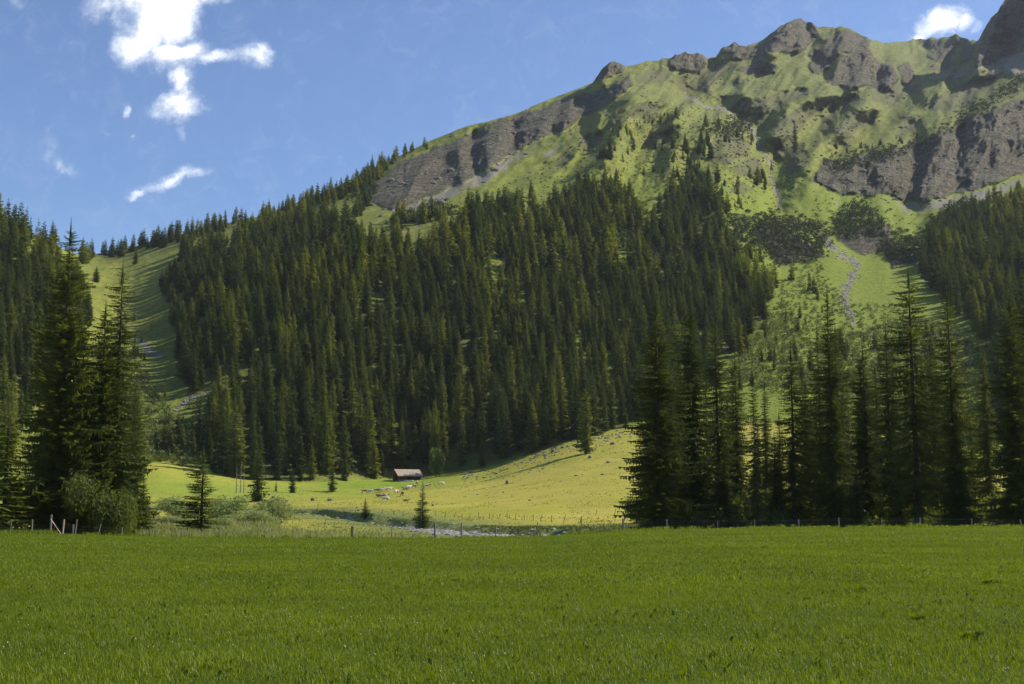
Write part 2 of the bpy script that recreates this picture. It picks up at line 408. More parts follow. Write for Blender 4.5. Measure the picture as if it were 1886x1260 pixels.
rel = rel + (8 + 16 * up) * fbm(wu / 32., v_ / 60., octv=4, seed=41, ridged=True)
rel = rel + (3 + 4.5 * up) * fbm(u_ / 10., v_ / 12., octv=3, seed=51)
rel = rel + rockm * np.interp(MPX, [1000, 1150], [.42, 1.0]) * (24 * fbm((MPX * .55 + 0.25 * MPY + 7 * fbm(v_ / 20., u_ / 60., octv=2, seed=62)) / 21., v_ / 130., octv=5, seed=61, ridged=True, gain=0.62) + 5 * fbm(MPX / 12., MPY / 40., octv=3, seed=71, ridged=True))
rel = rel + earth_shade * (5 * fbm(u_ / 10., v_ / 60., octv=3, seed=81, ridged=True))
upper = np.clip((330 - MPY) / 120, 0, 1) * np.clip((MPX - 1100) / 120, 0, 1)
rel = rel + upper * (10 * fbm(u_ / 26., v_ / 70., octv=4, seed=93, ridged=True))
rel = rel + upper * (16 * fbm(u_ / 160., v_ / 200., octv=4, seed=91, ridged=True))
edge0 = np.clip(np.arange(MPY.shape[0])[:, None] / 40., 0, 1)
MD3 = MD2 - rel * amp * edge0 * np.clip(MD2 / 1100, 0.5, 1.7)
MX, MZ = px_dir(MPX, MPY); MX = MX * MD3; MZ = MZ * MD3 + EYE
# the far side of the ridge falls away
BX = [MX]; BY = [MD3]; BZ = [MZ]
for q, (dy, dz) in enumerate(((25, -8), (90, -60), (300, -260), (900, -700))):
    BX.append((MX[-1] * (1 + dy / MD3[-1]))[None]); BY.append((MD3[-1] + dy)[None]); BZ.append(np.maximum(MZ[-1] + dz, -60)[None])
GX, GY, GZ = np.concatenate(BX), np.concatenate(BY), np.concatenate(BZ)
NMR = MPY.shape[0]

# ------------------------------------------------------------------ valley floor: z over (s = X/Y, Y)
SCOL = MX[0] / MD3[0]
DE = MD3[0]; ZE = MZ[0]
VPX = [-300, 0, 300, 600, 750, 900, 1050, 1150, 1400, 1886, 2200]
VROW = {118: [-2.2] * 11,
        134: [-1.0, -0.9, -1.2, -1.9, -2.0, -2.0, -1.6, -0.7, -.3, -.2, -.1],
        160: [-.5, -.5, -.9, -1.3, -1.5, -1.2, -.5, -.1, .0, .1, .2],
        240: [.8, .6, .3, .1, -.1, -.1, .05, .3, .8, 1.0, 1.2],
        330: [3.5, 3.0, 2.8, 2.9, 3.6, 5.0, 8.0, 10., 9., 6, 5]}
pxcol = COLS


VSM = {}


def valley_profile(s, D):
    """ground height of the valley floor"""
    s = np.asarray(s, float); D = np.asarray(D, float)
    ci = np.interp(s, SCOL, pxcol)
    ks = list(VROW)
    if not VSM:
        for k in ks:
            VSM[k] = smooth1(np.interp(COLS, VPX, VROW[k]), 45)
    xs = np.stack([np.full(s.shape, float(k)) for k in ks] + [np.interp(s, SCOL, DE), np.interp(s, SCOL, DE) + 60])
    ze = np.interp(s, SCOL, ZE)
    ys = np.stack([np.interp(ci, COLS, VSM[k]) for k in ks] + [ze, ze + 30])
    sh = s.shape
    z = pchip_cols(xs.reshape(len(xs), -1), ys.reshape(len(ys), -1), D.reshape(1, -1)).reshape(sh)
    return z


RIV = np.array([(-190, 345), (-140, 328), (-100, 330), (-75, 328), (-52, 316), (-35, 276), (-20.5, 240), (-9, 195), (-1, 165), (6, 150), (16, 140), (40, 134), (80, 131), (140, 128)], float)


def riv_dist(x, y):
    dm = np.full(np.shape(x), 1e9)
    for (x1, y1), (x2, y2) in zip(RIV[:-1], RIV[1:]):
        dx, dy = x2 - x1, y2 - y1
        t = np.clip(((x - x1) * dx + (y - y1) * dy) / (dx * dx + dy * dy), 0, 1)
        dm = np.minimum(dm, np.hypot(x - x1 - t * dx, y - y1 - t * dy))
    return dm


def riv_z(y):
    return np.interp(y, [125, 165, 240, 320, 430], [-1.75, -1.55, -1.35, -1.2, -1.1])


def valley_z(x, y):
    x = np.asarray(x, float); y = np.asarray(y, float)
    z = valley_profile(x / y, y)
    z = z + 0.35 * fbm(x / 14., y / 22., octv=4, seed=101) * np.clip((y - 140) / 60, 0, 1)
    z = z + np.clip((y - 330) / 100, 0, 1) * 0.9 * fbm(x / 30., y / 18., octv=4, seed=111)
    fade = np.clip((np.interp(x / y, SCOL, DE) - y) / 25, 0, 1)
    z = valley_profile(x / y, y) * (1 - fade) + z * fade
    rd = riv_dist(x, y)
    rd = rd + 1.5 * fbm(x / 6., y / 9., octv=3, seed=121)
    wgt = np.clip((rd - 4.0) / 3.2, 0, 1); wgt = wgt * wgt * (3 - 2 * wgt)
    wgt = np.maximum(wgt, np.clip((y - 345) / 40, 0, 1))
    bed = riv_z(y) - 0.25 + 0.12 * rd / 4
    return np.where(z > bed, bed * (1 - wgt) + z * wgt, z)


def meadow_z(x, y):
    """meadow in the foreground, falling off behind its far edge"""
    s = x / np.maximum(y, 12.0)
    pe = np.interp(s * F + CX, [-300, 0, 300, 560, 900, 1000, 1150, 1400, 1886, 2200], [-.35, -.3, -.66, -.86, -.80, -.66, -.12, .20, .30, .3])
    q = np.clip(y / 125., 0, 1)
    z = pe * q ** 1.6 + 0.07 * fbm(x / 9., y / 9., octv=3, seed=131) * np.clip(y / 20, 0, 1)
    return z - np.where(y > 125, (y - 125) ** 2 * 0.045, 0)


def mesh_obj(name, verts, faces, mat=None, parent=None, smooth=False, attrs=None, loops=None):
    me = bpy.data.meshes.new(name)
    verts = np.asarray(verts, np.float32).reshape(-1, 3)
    if isinstance(faces, np.ndarray):
        nf, k = faces.shape
        me.vertices.add(len(verts)); me.vertices.foreach_set('co', verts.ravel())
        me.loops.add(nf * k); me.loops.foreach_set('vertex_index', faces.astype(np.int32).ravel())
        me.polygons.add(nf); me.polygons.foreach_set('loop_start', np.arange(0, nf * k, k, dtype=np.int32))
        if smooth:
            me.polygons.foreach_set('use_smooth', np.ones(nf, bool))
    else:
        me.from_pydata([tuple(map(float, v)) for v in verts], [], faces)
        if smooth:
            me.polygons.foreach_set('use_smooth', np.ones(len(faces), bool))
    me.update(calc_edges=True)
    if attrs:
        for k, v in attrs.items():
            v = np.asarray(v, np.float32)
            if v.ndim == 1:
                a = me.attributes.new(k, 'FLOAT', 'POINT'); a.data.foreach_set('value', v)
            else:
                a = me.attributes.new(k, 'FLOAT_COLOR', 'POINT')
                a.data.foreach_set('color', np.concatenate([v, np.ones((len(v), 1), np.float32)], 1).ravel() if v.shape[1] == 3 else v.ravel())
    if mat:
        for m_ in (mat if isinstance(mat, (list, tuple)) else [mat]):
            me.materials.append(m_)
    o = bpy.data.objects.new(name, me)
    COL.objects.link(o)
    if parent is not None:
        o.parent = parent
    return o


def grid_faces(nr, nc):
    i = np.arange(nr * nc).reshape(nr, nc)
    return np.stack([i[:-1, :-1], i[:-1, 1:], i[1:, 1:], i[1:, :-1]], -1).reshape(-1, 4)


def tag(o, label=None, cat=None, group=None, kind=None):
    if label: o['label'] = label
    if cat: o['category'] = cat
    if group: o['group'] = group
    if kind: o['kind'] = kind
    return o


# ------------------------------------------------------------------ materials
def new_mat(name):
    m = bpy.data.materials.new(name); m.use_nodes = True
    return m, NT(m.node_tree)


def simple_mat(name, col, rough=0.8, var=0.3, scale=6.0, bump=0.0, spec=0.3, dark=None):
    m, t = new_mat(name)
    pos = t.n('ShaderNodeTexCoord').outputs['Object']
    nz = t.noise(pos, scale, 5, 0.6)
    dk = dark or tuple(c * (1 - var) for c in col)
    c = t.mix(t.ramp(nz, 0.3, 0.7), dk, tuple(min(1, c * (1 + var * 0.6)) for c in col))
    ins = {'Base Color': c, 'Roughness': rough, 'Specular IOR Level': spec}
    if bump:
        b = t.n('ShaderNodeBump', {'Strength': 0.6, 'Distance': bump}); t.t.links.new(t.noise(pos, scale * 3, 5, 0.7), b.inputs['Height'])
        ins['Normal'] = b.outputs[0]
    p = t.n('ShaderNodeBsdfPrincipled', ins)
    t.n('ShaderNodeOutputMaterial', {'Surface': p.outputs[0]})
    return m


def foliage_mat(name, c1, c2, c3, trans=0.35, clump=2.0, rough=0.75):
    """leaf or needle material: hue differs per tree (tint attribute or object random) and in clumps"""
    m, t = new_mat(name)
    tc = t.n('ShaderNodeTexCoord').outputs['Object']
    at = t.n('ShaderNodeAttribute', attribute_name='tint').outputs['Fac']
    oi = t.n('ShaderNodeObjectInfo').outputs['Random']
    r = t.math('FRACT', t.math('ADD', at, oi))
    a = t.mix(r, c1, c2)
    nz = t.noise(tc, clump, 3, 0.6)
    a = t.mix(t.ramp(nz, 0.45, 0.75), a, c3)
    df = t.n('ShaderNodeBsdfDiffuse', {'Color': a, 'Roughness': 0.5})
    hs = t.n('ShaderNodeHueSaturation', {'Hue': 0.48, 'Saturation': 1.15, 'Value': 1.5, 'Color': a})
    tr = t.n('ShaderNodeBsdfTranslucent', {'Color': hs.outputs[0]})
    gl = t.n('ShaderNodeBsdfGlossy', {'Color': (1, 1, 1, 1), 'Roughness': rough * 0.7})
    mx = t.n('ShaderNodeMixShader', {0: trans, 1: df.outputs[0], 2: tr.outputs[0]})
    mx = t.n('ShaderNodeMixShader', {0: 0.014, 1: mx.outputs[0], 2: gl.outputs[0]})
    t.n('ShaderNodeOutputMaterial', {'Surface': mx.outputs[0]})
    return m


MAT = {}
MAT['spruce'] = foliage_mat('spruce_needles', (0.042, 0.072, 0.018), (0.118, 0.150, 0.032), (0.078, 0.104, 0.022), 0.36, 0.5)
MAT['spruce_fg'] = foliage_mat('dark_spruce_needles', (0.060, 0.086, 0.020), (0.104, 0.126, 0.026), (0.046, 0.064, 0.015), 0.44, 1.1)
MAT['larch'] = foliage_mat('larch_needles', (0.15, 0.185, 0.035), (0.20, 0.225, 0.04), (0.13, 0.155, 0.028), 0.4, 0.8)
MAT['willow'] = foliage_mat('willow_leaves', (0.22, 0.275, 0.10), (0.27, 0.31, 0.125), (0.15, 0.195, 0.06), 0.42, 0.7)
MAT['shrub'] = foliage_mat('shrub_leaves', (0.07, 0.105, 0.022), (0.19, 0.215, 0.065), (0.05, 0.08, 0.018), 0.3, 0.12)
MAT['broad'] = foliage_mat('broadleaf_leaves', (0.085, 0.115, 0.020), (0.12, 0.15, 0.03), (0.15, 0.18, 0.04), 0.4, 0.6)
MAT['pine'] = foliage_mat('mountain_pine_needles', (0.038, 0.056, 0.016), (0.055, 0.075, 0.02), (0.03, 0.045, 0.012), 0.2, 0.05)
MAT['reeds'] = foliage_mat('tall_pale_grass', (0.20, 0.24, 0.075), (0.27, 0.28, 0.11), (0.13, 0.18, 0.05), 0.4, 0.25)
MAT['bark'] = simple_mat('bark', (0.085, 0.068, 0.052), 0.95, 0.4, 3.0, 0.03)
MAT['bark_grey'] = simple_mat('dead_bark', (0.22, 0.19, 0.17), 0.95, 0.4, 3.0, 0.03)
MAT['stone'] = simple_mat('boulder_stone', (0.17, 0.15, 0.12), 0.9, 0.45, 1.2, 0.06)
MAT['riverstone'] = simple_mat('river_stone', (0.31, 0.285, 0.24), 0.8, 0.45, 0.5, 0.03)
MAT['post'] = simple_mat('weathered_post_wood', (0.23, 0.205, 0.165), 0.9, 0.35, 9.0, 0.004)
MAT['post_new'] = simple_mat('fresh_post_wood', (0.52, 0.36, 0.27), 0.85, 0.25, 9.0, 0.004)
MAT['post_dark'] = simple_mat('dark_post_wood', (0.13, 0.11, 0.085), 0.9, 0.35, 9.0, 0.004)
MAT['wire'] = simple_mat('fence_wire', (0.30, 0.29, 0.27), 0.6, 0.1, 5.0)
MAT['plank'] = simple_mat('barn_wood', (0.10, 0.055, 0.035), 0.9, 0.4, 2.5, 0.02)
MAT['trim'] = simple_mat('barn_trim_wood', (0.26, 0.11, 0.06), 0.85, 0.25, 3.0)
MAT['shingle'] = simple_mat('roof_shingle', (0.44, 0.35, 0.27), 0.8, 0.22, 1.4, 0.02)
MAT['plinth'] = simple_mat('plinth_stone', (0.22, 0.21, 0.20), 0.9, 0.4, 2.0, 0.03)
MAT['dark'] = simple_mat('dark_opening', (0.02, 0.018, 0.015), 0.95, 0.2, 2.0)
MAT['pale'] = simple_mat('pale_wood', (0.62, 0.58, 0.50), 0.7, 0.15, 3.0)


def cow_mat(name, base, spot, thr):
    m, t = new_mat(name)
    pos = t.n('ShaderNodeTexCoord').outputs['Object']
    f_ = t.ramp(t.noise(pos, 1.3, 2, 0.5), thr - 0.03, thr + 0.03)
    p = t.n('ShaderNodeBsdfPrincipled', {'Base Color': t.mix(f_, base, spot), 'Roughness': 0.8})
    t.n('ShaderNodeOutputMaterial', {'Surface': p.outputs[0]})
    return m


MAT['cow_a'] = cow_mat('brown_and_cream_hide', (0.30, 0.12, 0.05), (0.60, 0.52, 0.42), 0.47)
MAT['cow_b'] = cow_mat('cream_hide', (0.60, 0.52, 0.41), (0.45, 0.24, 0.12), 0.66)
MAT['cow_c'] = cow_mat('brown_hide', (0.27, 0.12, 0.055), (0.40, 0.22, 0.12), 0.5)

# hillside ground: grass, bare earth with painted hollow shade, scree, rock
m, t = new_mat('mountain_ground')
pos = t.n('ShaderNodeTexCoord').outputs['Object']
at = t.n('ShaderNodeAttribute', attribute_name='mask')
sepm = t.n('ShaderNodeSeparateColor', {0: at.outputs['Color']})
rk, er, sc_ = sepm.outputs[0], sepm.outputs[1], sepm.outputs[2]
att = t.n('ShaderNodeAttribute', attribute_name='tone')
sept = t.n('ShaderNodeSeparateColor', {0: att.outputs['Color']})
vivid, floor_, dry = sept.outputs[0], sept.outputs[1], sept.outputs[2]
mp = t.n('ShaderNodeMapping', {'Scale': (1, 0.7, 1.6), 'Rotation': (0, 0.35, 0)}); t.t.links.new(pos, mp.inputs[0])
n1 = t.noise(mp.outputs[0], 0.012, 5, 0.6); n2 = t.noise(mp.outputs[0], 0.055, 6, 0.65); n3 = t.noise(mp.outputs[0], 0.32, 5, 0.7); n4 = t.noise(pos, 1.6, 4, 0.7)
g = t.mix(t.ramp(n2, 0.3, 0.7), (0.145, 0.175, 0.024), (0.245, 0.25, 0.038))
g = t.mix(t.math('MULTIPLY', t.ramp(n3, 0.46, 0.66), 0.8), g, (0.090, 0.105, 0.022))
g = t.mix(t.math('MULTIPLY', t.ramp(n4, 0.5, 0.75), 0.45), g, (0.10, 0.12, 0.028))
gd = t.mix(t.ramp(n2, 0.35, 0.7), (0.115, 0.145, 0.026), (0.225, 0.240, 0.048))          # higher, drier turf
gd = t.mix(t.math('MULTIPLY', t.ramp(n3, 0.45, 0.7), 0.75), gd, (0.085, 0.075, 0.034))
n6 = t.noise(mp.outputs[0], 0.14, 5, 0.7, 0.4)
gd = t.mix(t.math('MULTIPLY', t.ramp(n6, 0.52, 0.60), 0.55), gd, (0.10, 0.092, 0.062))
g = t.mix(dry, g, gd)
gv = t.mix(t.ramp(n3, 0.4, 0.7), (0.205, 0.26, 0.018), (0.14, 0.18, 0.018))
g = t.mix(t.math('MULTIPLY', vivid, 0.75), g, gv)
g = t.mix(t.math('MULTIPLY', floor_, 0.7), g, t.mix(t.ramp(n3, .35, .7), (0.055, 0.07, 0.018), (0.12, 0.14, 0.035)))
e_ = t.mix(t.ramp(n3, 0.35, 0.7), (0.090, 0.082, 0.046), (0.095, 0.100, 0.036))  # earth tone, kept dark to paint some shade into the hollows
e_ = t.mix(t.math('MULTIPLY', t.ramp(n3, 0.44, 0.56), 0.75), e_, g)
e_ = t.mix(t.math('MULTIPLY', t.ramp(n4, 0.5, 0.62), 0.6), e_, (0.075, 0.080, 0.030))
rsep = t.n('ShaderNodeMapping', {'Scale': (0.35, 0.35, 1.6), 'Rotation': (0.25, 0.45, 0)}); t.t.links.new(pos, rsep.inputs[0])
r1 = t.noise(rsep.outputs[0], 0.12, 8, 0.65, 0.6); r2 = t.noise(pos, 0.03, 4, 0.6); r3 = t.noise(pos, 0.7, 6, 0.75)
rc = t.mix(t.ramp(r1, 0.35, 0.65), (0.105, 0.090, 0.062), (0.30, 0.270, 0.20))
stm = t.n('ShaderNodeMapping', {'Scale': (1.0, 1.0, 0.10)}); t.t.links.new(pos, stm.inputs[0])
rc = t.mix(t.math('MULTIPLY', t.ramp(t.noise(stm.outputs[0], 0.16, 6, 0.7), 0.48, 0.64), 0.7), rc, (0.075, 0.066, 0.052))
rc = t.mix(t.math('MULTIPLY', t.ramp(r2, 0.54, 0.68), 0.6), rc, (0.26, 0.18, 0.10))
rc = t.mix(t.math('MULTIPLY', t.ramp(r3, 0.5, 0.72), 0.6), rc, (0.055, 0.052, 0.045))
rmap = t.n('ShaderNodeMapping', {'Scale': (1.0, 1.0, 0.3), 'Rotation': (0.1, 0.3, 0)}); t.t.links.new(pos, rmap.inputs[0])
wj = t.n('ShaderNodeVectorMath', {0: rmap.outputs[0], 1: (0, 0, 0)}, operation='ADD')
jn = t.n('ShaderNodeTexNoise', {'Scale': 0.08, 'Detail': 4}); t.t.links.new(pos, jn.inputs['Vector'])
js = t.n('ShaderNodeVectorMath', {0: jn.outputs['Color'], 'Scale': 9.0}, operation='SCALE'); t.t.links.new(js.outputs[0], wj.inputs[1])
vo = t.n('ShaderNodeTexVoronoi', {'Scale': 0.16}, feature='DISTANCE_TO_EDGE'); t.t.links.new(wj.outputs[0], vo.inputs['Vector'])
vo2 = t.n('ShaderNodeTexVoronoi', {'Scale': 0.45}, feature='DISTANCE_TO_EDGE'); t.t.links.new(wj.outputs[0], vo2.inputs['Vector'])
crack = t.math('MULTIPLY', t.ramp(vo.outputs[0], 0.0, 0.10, 0.0, 1.0), t.ramp(vo2.outputs[0], 0.0, 0.08, 0.35, 1.0))
rc = t.mix(t.math('MULTIPLY', t.math('SUBTRACT', 1.0, crack), 0.55), rc, (0.045, 0.040, 0.034))
ls = t.ramp(n3, 0.50, 0.62)                                                          # tufts growing on ledges
nor = t.n('ShaderNodeNewGeometry').outputs['Normal']
nsep = t.n('ShaderNodeSeparateXYZ', {0: nor})
ledge = t.math('MULTIPLY', ls, t.ramp(nsep.outputs[2], 0.22, 0.58))
rc = t.mix(ledge, rc, (0.10, 0.115, 0.035))
s_ = t.mix(t.ramp(n4, 0.35, 0.7), (0.15, 0.135, 0.10), (0.29, 0.26, 0.21))
s_ = t.mix(t.math('MULTIPLY', t.ramp(n3, 0.52, 0.7), 0.5), s_, (0.17, 0.17, 0.09))
edge = t.math('ADD', t.math('MULTIPLY', t.math('SUBTRACT', n3, 0.5), 1.3), t.math('MULTIPLY', t.math('SUBTRACT', n2, 0.5), 2.0))
edge2 = t.math('MULTIPLY', t.math('SUBTRACT', n4, 0.5), 0.8)


def masked(v, lo=0.35, hi=0.6):
    return t.ramp(t.math('ADD', t.math('ADD', v, edge), edge2), lo, hi)


c = t.mix(masked(er), g, e_)
c = t.mix(masked(sc_), c, s_)
c = t.mix(masked(rk), c, rc)
hb = t.math('ADD', t.math('MULTIPLY', n3, 0.9), t.math('MULTIPLY', n4, 0.35))
hb = t.math('ADD', hb, t.math('MULTIPLY', t.math('ADD', t.math('ADD', r1, r3), t.math('MULTIPLY', crack, 0.8)), t.math('MULTIPLY', rk, 2.2)))
bp = t.n('ShaderNodeBump', {'Strength': 0.9, 'Distance': 1.6, 'Height': hb})
df = t.n('ShaderNodeBsdfPrincipled', {'Base Color': c, 'Roughness': 0.92, 'Specular IOR Level': 0.15, 'Normal': bp.outputs[0]})
t.n('ShaderNodeOutputMaterial', {'Surface': df.outputs[0]})
MAT['mountain'] = m

m, t = new_mat('pasture_ground')
pos = t.n('ShaderNodeTexCoord').outputs['Object']
at = t.n('ShaderNodeAttribute', attribute_name='mask')
sepm = t.n('ShaderNodeSeparateColor', {0: at.outputs['Color']})
mp = t.n('ShaderNodeMapping', {'Scale': (0.6, 1.0, 1.0)}); t.t.links.new(pos, mp.inputs[0])
n1 = t.noise(mp.outputs[0], 0.03, 4, 0.6); n2 = t.noise(mp.outputs[0], 0.16, 5, 0.6); n3 = t.noise(pos, 0.9, 5, 0.7); n4 = t.noise(pos, 3.2, 4, 0.7)
g = t.mix(t.ramp(n1, 0.35, 0.65), (0.280, 0.270, 0.028), (0.370, 0.32, 0.052))
g = t.mix(t.math('MULTIPLY', t.ramp(n2, 0.5, 0.75), 0.45), g, (0.20, 0.215, 0.030))
g = t.mix(t.math('MULTIPLY', t.ramp(n3, 0.52, 0.75), 0.5), g, (0.13, 0.15, 0.03))
g = t.mix(t.math('MULTIPLY', t.ramp(n4, 0.5, 0.8), 0.4), g, (0.38, 0.36, 0.12))
g = t.mix(t.math('MULTIPLY', sepm.outputs[2], 0.8), g, t.mix(t.ramp(n3, .4, .65), (0.17, 0.27, 0.02), (0.12, 0.19, 0.02)))
bank = t.mix(t.ramp(n3, 0.4, 0.62), (0.11, 0.135, 0.03), (0.20, 0.22, 0.055))
g = t.mix(sepm.outputs[1], g, bank)
st = t.mix(t.ramp(n4, 0.4, 0.65), (0.20, 0.185, 0.16), (0.50, 0.47, 0.42))
c = t.mix(t.ramp(t.math('ADD', sepm.outputs[0], t.math('MULTIPLY', t.math('SUBTRACT', n3, .5), 1.0)), 0.4, 0.6), g, st)
bp = t.n('ShaderNodeBump', {'Strength': 0.8, 'Distance': 0.35, 'Height': t.math('ADD', n3, t.math('MULTIPLY', n4, 0.5))})
df = t.n('ShaderNodeBsdfPrincipled', {'Base Color': c, 'Roughness': 0.9, 'Specular IOR Level': 0.15, 'Normal': bp.outputs[0]})
t.n('ShaderNodeOutputMaterial', {'Surface': df.outputs[0]})
MAT['pasture'] = m

m, t = new_mat('meadow_soil_and_turf')
pos = t.n('ShaderNodeTexCoord').outputs['Object']
n2 = t.noise(pos, 0.35, 5, 0.6); n3 = t.noise(pos, 5.0, 5, 0.7); n4 = t.noise(pos, 28.0, 4, 0.7)
g = t.mix(t.ramp(n2, 0.35, 0.65), (0.045, 0.075, 0.002), (0.085, 0.125, 0.003))
g = t.mix(t.math('MULTIPLY', t.ramp(n3, 0.45, 0.7), 0.6), g, (0.035, 0.075, 0.006))
g = t.mix(t.math('MULTIPLY', t.ramp(n4, 0.5, 0.75), 0.6), g, (0.16, 0.23, 0.02))
bp = t.n('ShaderNodeBump', {'Strength': 1.0, 'Distance': 0.08, 'Height': t.math('ADD', n3, n4)})
df = t.n('ShaderNodeBsdfPrincipled', {'Base Color': g, 'Roughness': 0.9, 'Specular IOR Level': 0.1, 'Normal': bp.outputs[0]})
t.n('ShaderNodeOutputMaterial', {'Surface': df.outputs[0]})
MAT['meadow'] = m

# grass blades
m, t = new_mat('grass_blades')
pos = t.n('ShaderNodeTexCoord').outputs['Object']
tn = t.n('ShaderNodeAttribute', attribute_name='tint').outputs['Fac']
n2 = t.noise(pos, 0.16, 4, 0.6)
n5 = t.noise(pos, 0.7, 4, 0.7)
g = t.mix(tn, (0.085, 0.128, 0.001), (0.185, 0.245, 0.003))
g = t.mix(t.math('MULTIPLY', t.ramp(n2, 0.4, 0.65), 0.5), g, (0.080, 0.130, 0.001))
g = t.mix(t.math('MULTIPLY', t.ramp(n5, 0.52, 0.72), 0.55), g, (0.065, 0.115, 0.002))
g = t.mix(t.ramp(tn, 0.93, 0.97), g, (0.26, 0.28, 0.07))
df = t.n('ShaderNodeBsdfDiffuse', {'Color': g})
hs = t.n('ShaderNodeHueSaturation', {'Hue': 0.485, 'Saturation': 1.1, 'Value': 1.5, 'Color': g})
tr = t.n('ShaderNodeBsdfTranslucent', {'Color': hs.outputs[0]})
gl = t.n('ShaderNodeBsdfGlossy', {'Color': (1, 1, 1, 1), 'Roughness': 0.5})
mx = t.n('ShaderNodeMixShader', {0: 0.42, 1: df.outputs[0], 2: tr.outputs[0]})
mx = t.n('ShaderNodeMixShader', {0: 0.018, 1: mx.outputs[0], 2: gl.outputs[0]})
t.n('ShaderNodeOutputMaterial', {'Surface': mx.outputs[0]})
MAT['blade'] = m

m, t = new_mat('river_water')
pos = t.n('ShaderNodeTexCoord').outputs['Object']
mp = t.n('ShaderNodeMapping', {'Scale': (1.0, 0.45, 1.0)}); t.t.links.new(pos, mp.inputs[0])
nz = t.noise(mp.outputs[0], 1.6, 6, 0.7, 0.5)
foam = t.ramp(t.noise(mp.outputs[0], 0.9, 5, 0.7), 0.50, 0.62)
c = t.mix(foam, (0.16, 0.19, 0.17), (0.50, 0.54, 0.53))
bp = t.n('ShaderNodeBump', {'Strength': 1.0, 'Distance': 0.25, 'Height': nz})
p = t.n('ShaderNodeBsdfPrincipled', {'Base Color': c, 'Roughness': t.math('MULTIPLY_ADD', foam, 0.4, 0.12), 'Specular IOR Level': 0.6, 'Normal': bp.outputs[0]})
t.n('ShaderNodeOutputMaterial', {'Surface': p.outputs[0]})
MAT['water'] = m

# ------------------------------------------------------------------ the ground
rk = np.concatenate([samp(M_rock, MPX, MPY)] + [samp(M_rock, MPX, MPY)[-1:]] * 4)
ea = np.concatenate([samp(M_earth_shade, MPX, MPY)] + [samp(M_earth_shade, MPX, MPY)[-1:]] * 4)
sr = np.concatenate([samp(M_scree, MPX, MPY)] + [samp(M_scree, MPX, MPY)[-1:]] * 4)
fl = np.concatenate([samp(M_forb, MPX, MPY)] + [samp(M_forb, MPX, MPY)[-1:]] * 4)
dry = np.clip((300 - MPY) / 130, 0, 1) * np.clip((MPX - 1100) / 150 + 0.35, 0.35, 1); dry = np.concatenate([dry] + [dry[-1:]] * 4)
viv = np.clip((MPY - 290) / 90, 0, 1) * np.clip((MPX - 850) / 250, 0, 1); viv = np.concatenate([viv] + [viv[-1:]] * 4)
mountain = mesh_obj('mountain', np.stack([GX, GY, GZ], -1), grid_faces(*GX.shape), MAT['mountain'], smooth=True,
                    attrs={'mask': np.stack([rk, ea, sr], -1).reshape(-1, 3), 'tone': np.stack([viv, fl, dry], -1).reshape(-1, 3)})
tag(mountain, kind='structure')
VR = 300
tt = np.linspace(0, 1, VR)[:, None] ** 1.25
VY = 118 + (DE[None] - 118) * tt
VX = SCOL[None] * VY
VZ = valley_z(VX, VY); VZ[-1] = ZE
rd = riv_dist(VX, VY)
vm0 = np.clip(1.15 - np.abs(rd) / 7.5, 0, 1) * (VY < 400)
vm1 = np.clip(1.6 - np.abs(rd) / 16, 0, 1) * (VY < 380)
hx, hy = px_dir(700, 893); hx *= 480
vm2 = np.exp(-((VX - hx) / 26) ** 2 - ((VY - 478) / 34) ** 2) + 0.85 * np.exp(-((VX + 95) / 55) ** 2 - ((VY - 420) / 55) ** 2)
pasture = mesh_obj('pasture', np.stack([VX, VY, VZ], -1), grid_faces(VR, N), MAT['pasture'], smooth=True,
                   attrs={'mask': np.stack([vm0, vm1, np.clip(vm2, 0, 1)], -1).reshape(-1, 3)})
tag(pasture, kind='structure')
my = np.concatenate([np.arange(-60, 10, 5.), np.arange(10, 125, 1.0), np.arange(125, 136.5, 0.8)])
mxs = np.linspace(-1.0, 1.0, 160)
MMX = mxs[None] * (70 + np.maximum(my, 0)[:, None] * 0.9); MMY = np.broadcast_to(my[:, None], MMX.shape)
meadow = mesh_obj('meadow', np.stack([MMX, MMY, meadow_z(MMX, MMY)], -1), grid_faces(*MMX.shape), MAT['meadow'], smooth=True)
tag(meadow, kind='structure')

# river
seg = []
for (x1, y1), (x2, y2) in zip(RIV[:-1], RIV[1:]):
    n_ = max(2, int(math.hypot(x2 - x1, y2 - y1) / 3))
    for k in range(n_):
        seg.append((x1 + (x2 - x1) * k / n_, y1 + (y2 - y1) * k / n_))
seg = np.array(seg)
tg = np.gradient(seg, axis=0); tg /= np.linalg.norm(tg, axis=1)[:, None]; nr_ = np.stack([-tg[:, 1], tg[:, 0]], 1)
ww = np.linspace(-5.5, 5.5, 9)
RXY = seg[:, None] + nr_[:, None] * ww[None, :, None]
rz = np.broadcast_to(riv_z(RXY[..., 1]) + 0.02, RXY.shape[:2])
river = mesh_obj('river_water', np.concatenate([RXY, rz[..., None]], -1), grid_faces(*rz.shape), MAT['water'], smooth=True)
tag(river, kind='structure')


def ground(px, py):
    """photo pixel -> point on the valley floor or the mountainside"""
    dx, dz = px_dir(px, py); dx = float(dx); dz = float(dz)
    ys = np.linspace(136, float(np.interp(dx, SCOL, DE)), 260)
    zz = valley_z(dx * ys, ys); hit = np.nonzero(EYE + dz * ys < zz)[0]
    if len(hit):
        y = ys[hit[0]]
        return Vector((dx * y, y, float(zz[hit[0]])))
    return mountain_pt(np.array([px]), np.array([py]), vec=True)


